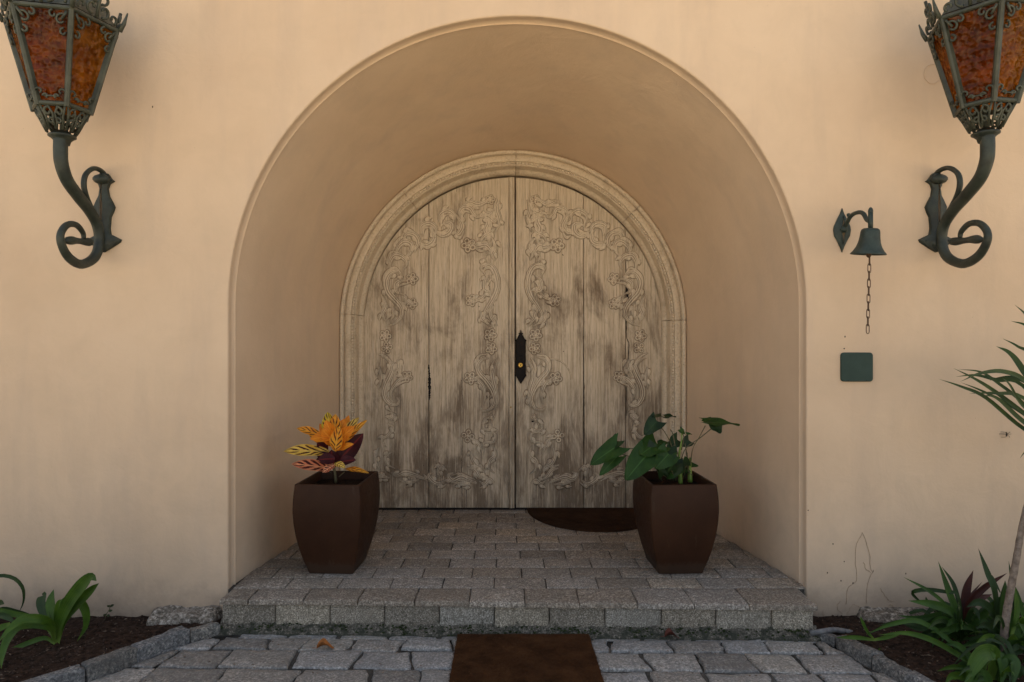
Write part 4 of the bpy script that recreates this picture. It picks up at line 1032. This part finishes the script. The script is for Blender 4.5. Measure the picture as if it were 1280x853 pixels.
for par, cx0, cy0, n_, Zc, mts in ((pl1, 450, 560, 34, 3.06, ('strap','lily_dark','strap')), (pl5, 720, 620, 26, 2.95, ('lily_dark','strap','lily')), (pl3, 640, 900, 26, 2.76, ('strap','lily','lily_dark'))):
    for i in range(n_):
        an = R(rr.uniform(5, 175)); L = rr.uniform(110, 290); dx, dy = math.cos(an), -math.sin(an)*rr.uniform(.5,1)
        p0 = (cx0+rr.uniform(-30,30), cy0+rr.uniform(-10,40)); dr = rr.uniform(.15,.75)
        pts = [p0, (p0[0]+dx*L*.4, p0[1]+dy*L*.65), (p0[0]+dx*L*.8, p0[1]+dy*L*.85+dr*25), (p0[0]+dx*L*1.15, p0[1]+dy*L*.7+dr*L*.35)]
        strapleaf(par, rr.choice(mts), conv(4.929, 1110, 680, pts, (Zc, Zc+rr.uniform(-.22,.14))), rr.uniform(3.5,8.5))
# background fill of dark foliage low in the right bed
b2 = MB(); rr = random.Random(31)
for _ in range(150):
    x = rr.uniform(2.0, 3.1); y = rr.uniform(-.75,-.08)
    if x < 2.05 and y < -.3: continue
    a = rr.uniform(0, 6.28); L = rr.uniform(.08,.2); c = Vector((x, y, .0)); o = Vector((math.cos(a), math.sin(a), 0))
    strap(b2, [c, c+o*L*.35+Vector((0,0,L*.7)), c+o*L*.9+Vector((0,0,L*.55)), c+o*L*1.25+Vector((0,0,L*.2))], rr.uniform(.014,.03), (o.x*.3, -.6, .8), n=7)
fo = b2.build('ground_cover', 'lily_dark', None, recalc=False); tag(fo, kind='stuff')

# slim dracaena at the right edge
tb = U(1252, 812, 2.92); tb.z = .0
tree = thing('dracaena_tree', tb, 'slim pale trunk with a spray of narrow leaves at the right edge', 'tree')
tp = [tb, U(1257,775,2.92), U(1263,738,2.92), U(1270,700,2.92), U(1278,655,2.92), U(1290,610,2.92), U(1306,572,2.9), U(1322,556,2.88)]
b2 = MB(); pp = cr(tp, 40); rads = [(.017-.0075*i/40)*(1+.05*math.sin(i*2.6)) for i in range(41)]; b2.tube(pp, rads, 10); b2.build('trunk', 'trunk', tree)
def c2(x, y): return (1140+x/3.279, 360+y/3.279)
DL = [[(620,650),(459,580),(300,450),(200,405),(110,374)], [(620,640),(459,515),(330,420),(250,370),(170,330)], [(620,640),(450,470),(350,390),(280,345),(190,334)], [(640,620),(480,400),(380,345),(280,350),(198,384)],
      [(640,630),(459,455),(340,432),(235,433)], [(640,620),(500,420),(420,370),(350,372),(315,382)], [(640,630),(450,400),(345,378),(260,358),(180,364)], [(620,640),(459,520),(380,470),(280,420),(200,388)],
      [(620,600),(459,350),(400,270),(345,240)], [(640,600),(500,300),(430,240),(370,208)], [(640,600),(520,250),(470,160),(405,136)], [(650,600),(520,220),(470,120),(420,69)],
      [(650,600),(560,200),(560,60),(540,-10)], [(660,600),(660,300),(700,120),(720,20)], [(660,620),(800,400),(900,300),(1000,280)], [(660,640),(850,560),(1000,560),(1080,600)], [(640,660),(500,640),(470,660),(440,700)],
      [(650,660),(640,760),(610,860),(600,900)], [(660,660),(760,780),(860,860)], [(640,640),(459,490),(400,400),(370,370)], [(630,630),(470,560),(350,455),(290,440)], [(660,600),(740,330),(820,200),(900,150)]]
rr = random.Random(3)
for i, pts in enumerate(DL):
    Z0 = 2.88; Z1 = 2.88+rr.uniform(-.22,.2); p3 = [(*c2(*p), Z0+(Z1-Z0)*k/(len(pts)-1)) for k, p in enumerate(pts)]
    b2 = MB(); strap(b2, [U(*p) for p in p3], (rr.uniform(4.5,6.5) if i not in (8,) else 9)*2.88/F, (0,-1,.2), fold=.35, n=20, tip=.35, basew=.8); b2.build('leaf', 'drac', tree, recalc=False)

# ------------------------------------------------------------------ lanterns
YS = 1.0
def lamp_point(px, py, X0=2.015):
    Z = X0*F/(640-px); return ((Z-YC)*YS, CZ+(430-py)/F*Z)         # (y, z) in the bracket's own plane
def curl(c, r0, r1, a0, a1, n=14):
    return [(c[0]+(r0+(r1-r0)*i/n)*math.cos(R(a0+(a1-a0)*i/n)), c[1]+(r0+(r1-r0)*i/n)*math.sin(R(a0+(a1-a0)*i/n))) for i in range(n+1)]
def lantern(xs, X0, rot, label, lean=0.0):
    s = -1 if xs < 0 else 1
    root = thing('wall_lantern', (s*X0, 0, CZ+(430-318)/252.4), label, 'wall lamp', 'wrought-iron amber lanterns either side of the arch')
    X = s*X0
    def P(px, py, dx=0): y, z = lamp_point(px, py); return Vector((X+dx, y, z))
    # back plate on the wall
    ol = [(0,2.205),(.020,2.20),(.040,2.172),(.052,2.163),(.030,2.15),(.020,2.125),(.026,2.09),(.040,2.065),(.054,2.035),(.046,2.01),(.034,1.985),(.030,1.93),(.034,1.90),(.085,1.875),(.080,1.862),(.035,1.832),(0,1.812)]
    full = ol+[(-x, z) for x, z in reversed(ol[1:-1])]
    b3 = MB(); b3.grid([[(X+x*k, y, z) for x, z in full] for y, k in ((.002,1),(-.010,1),(-.016,.9),(-.019,.55),(-.034,.12))], closed=True)
    bp = b3.build('back_plate', 'iron', root, smooth=True, auto=40)
    b3 = MB(); b3.ball((X, -.030, 2.168), .034, 12, 7, (1.25,.8,.72)); b3.build('plate_boss', 'iron', root)
    for sx in (-1,1): b3 = MB(); b3.ball((X+sx*.055, -.017, 1.868), .006, 8, 4, (1,.6,1)); b3.build('screw_head', 'iron', bp)
    def bar(name, pts, rad, n=40, flat=1.45):
        pp = cr(pts, n); mr = len(rad)-1; rr_ = []
        for q in range(n+1):
            f_ = q/n*mr; k_ = min(int(f_), mr-1); rr_.append(rad[k_]+(rad[k_+1]-rad[k_])*(f_-k_))
        b4 = MB(); b4.tube(pp, rr_, 10, flat=flat, up=None); return b4.build(name, 'iron', root, smooth=True)
    cc = lambda x, y: P(x/2.4375, y/2.4375)
    bar('bracket_arm', [cc(186,415), cc(185,460), cc(188,500), cc(205,550), cc(240,600), cc(275,645), cc(298,690), cc(303,740), cc(288,785), cc(248,806), cc(210,785), cc(188,745), cc(186,712), cc(205,686), cc(232,686), cc(252,708), cc(256,728)],
        (.030,.030,.029,.028,.027,.026,.025,.024,.023,.022,.020,.018,.016,.015,.014,.012,.010), 70, 1.0)
    bar('upper_scroll', [cc(322,548), cc(312,524), cc(286,514), cc(262,532), cc(256,565), cc(264,600), cc(282,640), cc(296,680)], (.014,.012,.011,.012,.013,.012,.010,.008), 36, 1.0)
    b3 = MB(); a = cc(196,735); e = cc(280,738); pp = cr([a, a.lerp(e,.3)+Vector((0,0,.004)), a.lerp(e,.7), e], 14)
    b3.tube(pp, [.004,.013,.018,.020,.020,.018,.015,.014,.014,.016,.018,.020,.020,.018,.010], 9); b3.build('leaf_terminal', 'iron', root)
    b3 = MB(); b3.ball(cc(318,742), .032, 10, 6, (1.1,1,.9)); b3.build('scroll_boss', 'iron', root)
    # lantern head
    ax = Vector((X, lamp_point(78,172)[0], 0)); z0 = 2.285
    b3 = MB(); b3.lathe([(0,-.03),(.030,-.028),(.034,-.012),(.046,0),(.056,.006),(.056,.012),(.040,.018),(.030,.03),(0,.03)], (ax.x, ax.y, z0-.005), n=20); b3.build('collar', 'iron', root)
    b3 = MB(); b3.tube([(ax.x, ax.y, z0), (ax.x, ax.y, 2.52)], .010, 8); b3.build('candle_tube', 'iron_light', root)
    rings = [(2.305,.060),(2.405,.112),(2.782,.222)]
    def V(k, z, r, dr=0):
        a = R(-90+30+60*k)+rot
        q = Vector((ax.x+math.cos(a)*(r+dr), ax.y+math.sin(a)*(r+dr), z)); return q
    (zb,rb),(zm,rm),(zt,rt) = rings
    def square(b4, a, c, hw, hd, out):
        d = (c-a).normalized(); o = (out-d*out.dot(d)).normalized(); sd_ = d.cross(o)
        rows_ = [[p+sd_*hw*i+o*hd*j for i, j in ((-1,-1),(1,-1),(1,.6),(.45,1.3),(-.45,1.3),(-1,.6))] for p in (a, c)]
        k0 = b4.grid(rows_, closed=True); b4.f.append((k0+5,k0+4,k0+3,k0+2,k0+1,k0)); b4.f.append(tuple(range(k0+6,k0+12)))
    for k in range(6):
        outv = (V(k,0,1)-Vector((ax.x,ax.y,0))).normalized()
        b3 = MB(); square(b3, V(k,zm-.01,rm), V(k,zt+.01,rt), .011, .010, outv); b3.build('corner_post', 'iron_light', root, smooth=False)
        a0, a1 = V(k,zm,rm), V(k+1,zm,rm); t0, t1 = V(k,zt,rt), V(k+1,zt,rt); fo_ = ((a0+a1)/2-Vector((ax.x,ax.y,zm))).normalized()
        b3 = MB(); square(b3, t0, t1, .009, .008, fo_); b3.build('top_rail', 'iron_light', root, smooth=False)
        b3 = MB(); square(b3, a0, a1, .010, .008, fo_); b3.build('bottom_rail', 'iron_light', root, smooth=False)
        # bumpy amber pane
        b3 = MB(); ins = .004; rws = []
        for i in range(9):
            rws.append([(V(k,0,0)*0)+(V(k, zm+(zt-zm)*i/8, rm+(rt-rm)*i/8-ins).lerp(V(k+1, zm+(zt-zm)*i/8, rm+(rt-rm)*i/8-ins), j/6)) for j in range(7)])
        b3.grid(rws); b3.build('glass_pane', 'amber_red' if (k+ (s>0)) % 2 else 'amber', root, recalc=False)
        # face-plane ornament: map (u across in m from centre, v height in m) to 3D
        def Fm(u, v, lo=(zm,rm), hi=(zt,rt), off=.012):
            t = (v)/(hi[0]-lo[0]); z = lo[0]+v; r_ = lo[1]+(hi[1]-lo[1])*t
            p0, p1 = V(k,z,r_,off), V(k+1,z,r_,off); m_ = (p0+p1)/2; return m_+(p1-p0).normalized()*u
        Hh_ = zt-zm; wt_, wb_ = rt/2, rm/2
        b3 = MB()
        for sg in (-1,1):
            for cpts in (curl((wt_-.040, Hh_-.052), .026, .007, 60, 330), curl((wt_-.070, Hh_-.030), .016, .005, 90, 380), curl((wt_-.036, Hh_-.098), .016, .005, 80, 360)):
                b3.tube([Fm(sg*u, v) for u, v in cpts], .0052, 5)
            b3.tube([Fm(sg*(wt_-.016), Hh_-.016), Fm(sg*(wt_-.040), Hh_-.05)], .006, 5)
            for cpts in (curl((wb_-.012, .042), .018, .005, -20, 250), curl((wb_-.036, .024), .012, .004, 0, 260)):
                b3.tube([Fm(sg*u, v) for u, v in cpts], .0046, 5)
        b3.tube([Fm(u, .026) for u in (-.03,-.015,0,.015,.03)], .004, 5)
        b3.build('corner_scrollwork', 'iron_light', root, kind='stuff')
        # pierced skirt below
        G = lambda u, v: Fm(u, v, lo=(zb,rb), hi=(zm,rm), off=.004)
        b3 = MB()
        for sg in (-1,1):
            b3.tube([G(sg*u, v) for u, v in curl((.022,.068), .018, .005, 100, -200)], .0062, 5); b3.tube([G(sg*u, v) for u, v in curl((.014,.032), .013, .004, 130, -190)], .0058, 5)
            b3.tube([G(0,.0), G(sg*.008,.03), G(sg*.004,.06), G(sg*.020,.092)], .0052, 5)
            b3.tube([G(sg*.026,.0), G(sg*.034,.05), G(sg*.052,.098)], .0050, 5)
        b3.build('skirt_scrollwork', 'iron_light', root)
        # cresting above the rim, leaning outward, with a spike on each corner
        Cq = lambda u, v: Fm(u, v+Hh_+.012, off=.008)
        b3 = MB()
        for sg in (-1,1):
            b3.tube([Cq(sg*u, v) for u, v in curl((.030,.034), .028, .008, -100, 190)], .0066, 6); b3.tube([Cq(sg*u, v) for u, v in curl((.022,.082), .024, .006, -110, 170)], .0062, 6)
            b3.tube([Cq(sg*u, v) for u, v in curl((.078,.022), .020, .006, -60, 220)], .0060, 6)
        b3.tube([Cq(0,0), Cq(0,.06), Cq(0,.12)], .007, 6); b3.build('cresting_scroll', 'iron_light', root)
        b3 = MB(); q = V(k,zt,rt,.012); b3.tube([q, q+outv*.018+Vector((0,0,.035)), q+outv*.034+Vector((0,0,.085))], [.011,.009,.003], 6); b3.build('corner_spike', 'iron_light', root)
    b3 = MB(); rws = []
    for r_, z in ((rt-.002,zt+.016),(.17,zt+.10),(.10,zt+.19),(.05,zt+.24),(.045,zt+.30),(.01,zt+.34)): rws.append([V(k,z,r_) for k in range(6)])
    b3.grid(rws, closed=True); b3.build('roof', 'iron_light', root, smooth=False)
    return root
M['amber'] = mat_glass('amber_glass', (.20,.060,.002), (.46,.165,.008)); M['amber_red'] = mat_glass('amber_glass_deep', (.10,.020,.001), (.34,.085,.003), .8)
lantern(-1, 2.015, R(12), 'amber glass lantern on a scrolled green iron bracket, left of the arch')
YS = 1.12
lantern(1, 2.095, R(10), 'amber glass lantern on a scrolled green iron bracket, right of the arch above the bell')

# ------------------------------------------------------------------ bell and plaque
bell = thing('wall_bell', (1.632, 0, 1.75), 'small dark green bell on a curved bracket with a pull chain', 'bell')
bx = 1.632
def BP(px, py, X=bx): Z = X*F/(px-640); return Vector((X, Z-YC, CZ+(430-py)/F*Z))
b3 = MB(); zc = CZ+(430-288)/252.4
ol = [(0,.108),(.010,.080),(.020,.062),(.040,.018),(.043,0),(.038,-.030),(.022,-.058),(.010,-.085),(0,-.110)]
full = ol+[(-x, z) for x, z in reversed(ol[1:-1])]
b3.grid([[(bx+x*k, y, zc+z*(.5+.5*k)) for x, z in full] for y, k in ((.002,1),(-.007,1),(-.012,.85),(-.014,.4),(-.022,.2))], closed=True); b3.build('mounting_plate', 'bell', bell, smooth=True, auto=40)
b3 = MB(); b3.ball((bx, -.024, zc), .018, 10, 6, (1,1.2,1))
b3.tube(cr([(bx,-.02,zc), (bx,-.05,zc+.022), (bx,-.09,zc+.052), (bx,-.15,zc+.058), (bx,-.205,zc+.045), (bx,-.24,zc+.008), (bx,-.268,zc-.008), (bx,-.273,zc-.045)], 20), .010, 8)
b3.ball((bx,-.07,zc+.062), .010, 8, 5); b3.ball((bx,-.273,zc+.040), .013, 8, 6, (.9,.9,1.5)); b3.tube([(bx,-.273,zc+.04),(bx,-.273,zc-.05)], .011, 8); b3.build('bracket', 'bell', bell)
bt = Vector((bx, -.273, CZ+(430-287)/274.5)); axv = Vector((.05,-.09,1)).normalized()
b3 = MB(); prof = [(0,.004),(.030,.004),(.038,-.002),(.041,-.012),(.043,-.035),(.047,-.060),(.055,-.082),(.066,-.100),(.075,-.110),(.075,-.114),(.068,-.112),(.056,-.100),(.045,-.070),(.039,-.02),(0,-.006)]
b3.lathe(prof, bt, axv, 28); b3.build('bell_body', 'bell', bell, smooth=True, auto=50)
cl_ = bt-axv*.085; b3 = MB(); b3.tube([bt-axv*.01, cl_], .004, 6); b3.ball(cl_-Vector((0,0,.03)), .012, 8, 6, (1,1,1.2)); b3.tube([cl_, cl_-Vector((0,0,.04))], .003, 6); b3.build('clapper', 'chain', bell)
cs = Vector((bx-.006, -.275, cl_.z-.040)); lm = {}
for i in range(10):
    Lk = MB(); ln, wd = .044, .0085; pts = []
    for q in range(16):
        a = 2*PI*q/16; pts.append((math.cos(a)*wd, math.sin(a)*(ln/2)*(1 if abs(math.sin(a)) > .7 else 1)))
    pts = [(-wd,-ln/2+wd),(-wd,0),(-wd,ln/2-wd),(-wd*.7,ln/2-wd*.3),(0,ln/2),(wd*.7,ln/2-wd*.3),(wd,ln/2-wd),(wd,0),(wd,-ln/2+wd),(wd*.7,-ln/2+wd*.3),(0,-ln/2),(-wd*.7,-ln/2+wd*.3),(-wd,-ln/2+wd)]
    an = R(20 if i % 2 else 75)
    o = cs+Vector((-.0009*i, 0, -.018-i*.0345))
    Lk.tube([o+Vector((u*math.cos(an), u*math.sin(an), v)) for u, v in pts], .0020, 5, cap=False); Lk.build('chain_link', 'chain', bell)
plq = thing('wall_plaque', (1.704, 0, 1.245), 'blank dark green rounded square plate below the bell chain', 'plaque')
b3 = MB()
def rr_ring(hx, hz, r, y):
    out = []
    for sx, sz, a0 in ((1,1,0),(-1,1,90),(-1,-1,180),(1,-1,270)):
        for q in range(6): a = R(a0+18*q); out.append(Vector((1.704+sx*(hx-r)+math.cos(a)*r, y, 1.245+sz*(hz-r)+math.sin(a)*r)))
    return out
rws = [rr_ring(.079,.072,.016,.001), rr_ring(.079,.072,.016,-.008), rr_ring(.077,.070,.015,-.011), rr_ring(.070,.063,.012,-.0115)]
b3.grid(rws, closed=True); k = b3.add(rws[-1], []); b3.f.append(tuple(range(k, k+24))); b3.build('plate', 'plaque', plq, smooth=True, auto=30)
b3 = MB(); [b3.ball((1.704+x, -.010, 1.245-.066), .003, 6, 4) for x in (-.045,.045)]; b3.build('fixing', 'lock', plq)

# ------------------------------------------------------------------ little things
def dryleaf(loc, rz, s_, mt, label):
    t_ = MB(); rws = []; uvs = []
    for i in range(9):
        u = i/8; w_ = math.sin(PI*(u*.94+.03))**.8*(1+.18*math.sin(u*17)); row = []
        for j in range(5):
            v = j/2-1; p = Vector(((u-.5)*s_, v*w_*s_*.33, .006+abs(v)*.012*(1+math.sin(u*5))+.010*math.sin(u*4))); p.rotate(Matrix.Rotation(rz, 3, 'Z')); row.append(p+Vector(loc)); uvs.append((j/4, u))
        rws.append(row)
    t_.grid(rws, uvs=uvs); t_.tube([Vector(loc)+Matrix.Rotation(rz,3,'Z')@Vector((-.5*s_-.02,0,.012)), Vector(loc)+Matrix.Rotation(rz,3,'Z')@Vector((-.45*s_,0,.008))], .0012, 4)
    return tag(t_.build('fallen_leaf', mt, None, recalc=False), label, 'leaf')
g1 = U(407, 812, 3.04); dryleaf((g1.x, g1.y, .002), .3, .075, 'dry', 'curled orange fallen leaf on the paving left of the mat')
g1 = U(840, 799, 3.14); dryleaf((g1.x, g1.y, .006), .1, .07, 'dry_red', 'dull red-brown fallen leaf against the step, right of the mat')
b3 = MB(); b3.tube(cr([(1.38,-.22,.02),(1.43,-.235,.035),(1.48,-.22,.035),(1.53,-.19,.02),(1.60,-.17,.0)], 14), .013, 8); tag(b3.build('water_pipe', 'pipe'), 'short grey pipe curving from the right end of the step into the bed', 'pipe')
ins_ = thing('insect', (2.44, -.012, .912), 'tiny long-legged insect on the wall beside the dracaena leaves', 'insect')
b3 = MB(); b3.ball((2.44,-.012,.912), .007, 8, 5, (.6,.6,1.3)); b3.ball((2.438,-.013,.921), .004, 6, 4); b3.build('body', 'insect', ins_)
b3 = MB()
for sg in (-1,1):
    for (dx, dz) in ((.022,.012),(.03,.002),(.02,-.014)): b3.tube(cr([(2.44,-.012,.914), (2.44+sg*dx*.5,-.02,.914+dz*.9), (2.44+sg*dx,-.002,.912+dz)], 5), .0009, 4)
b3.build('legs', 'insect', ins_)
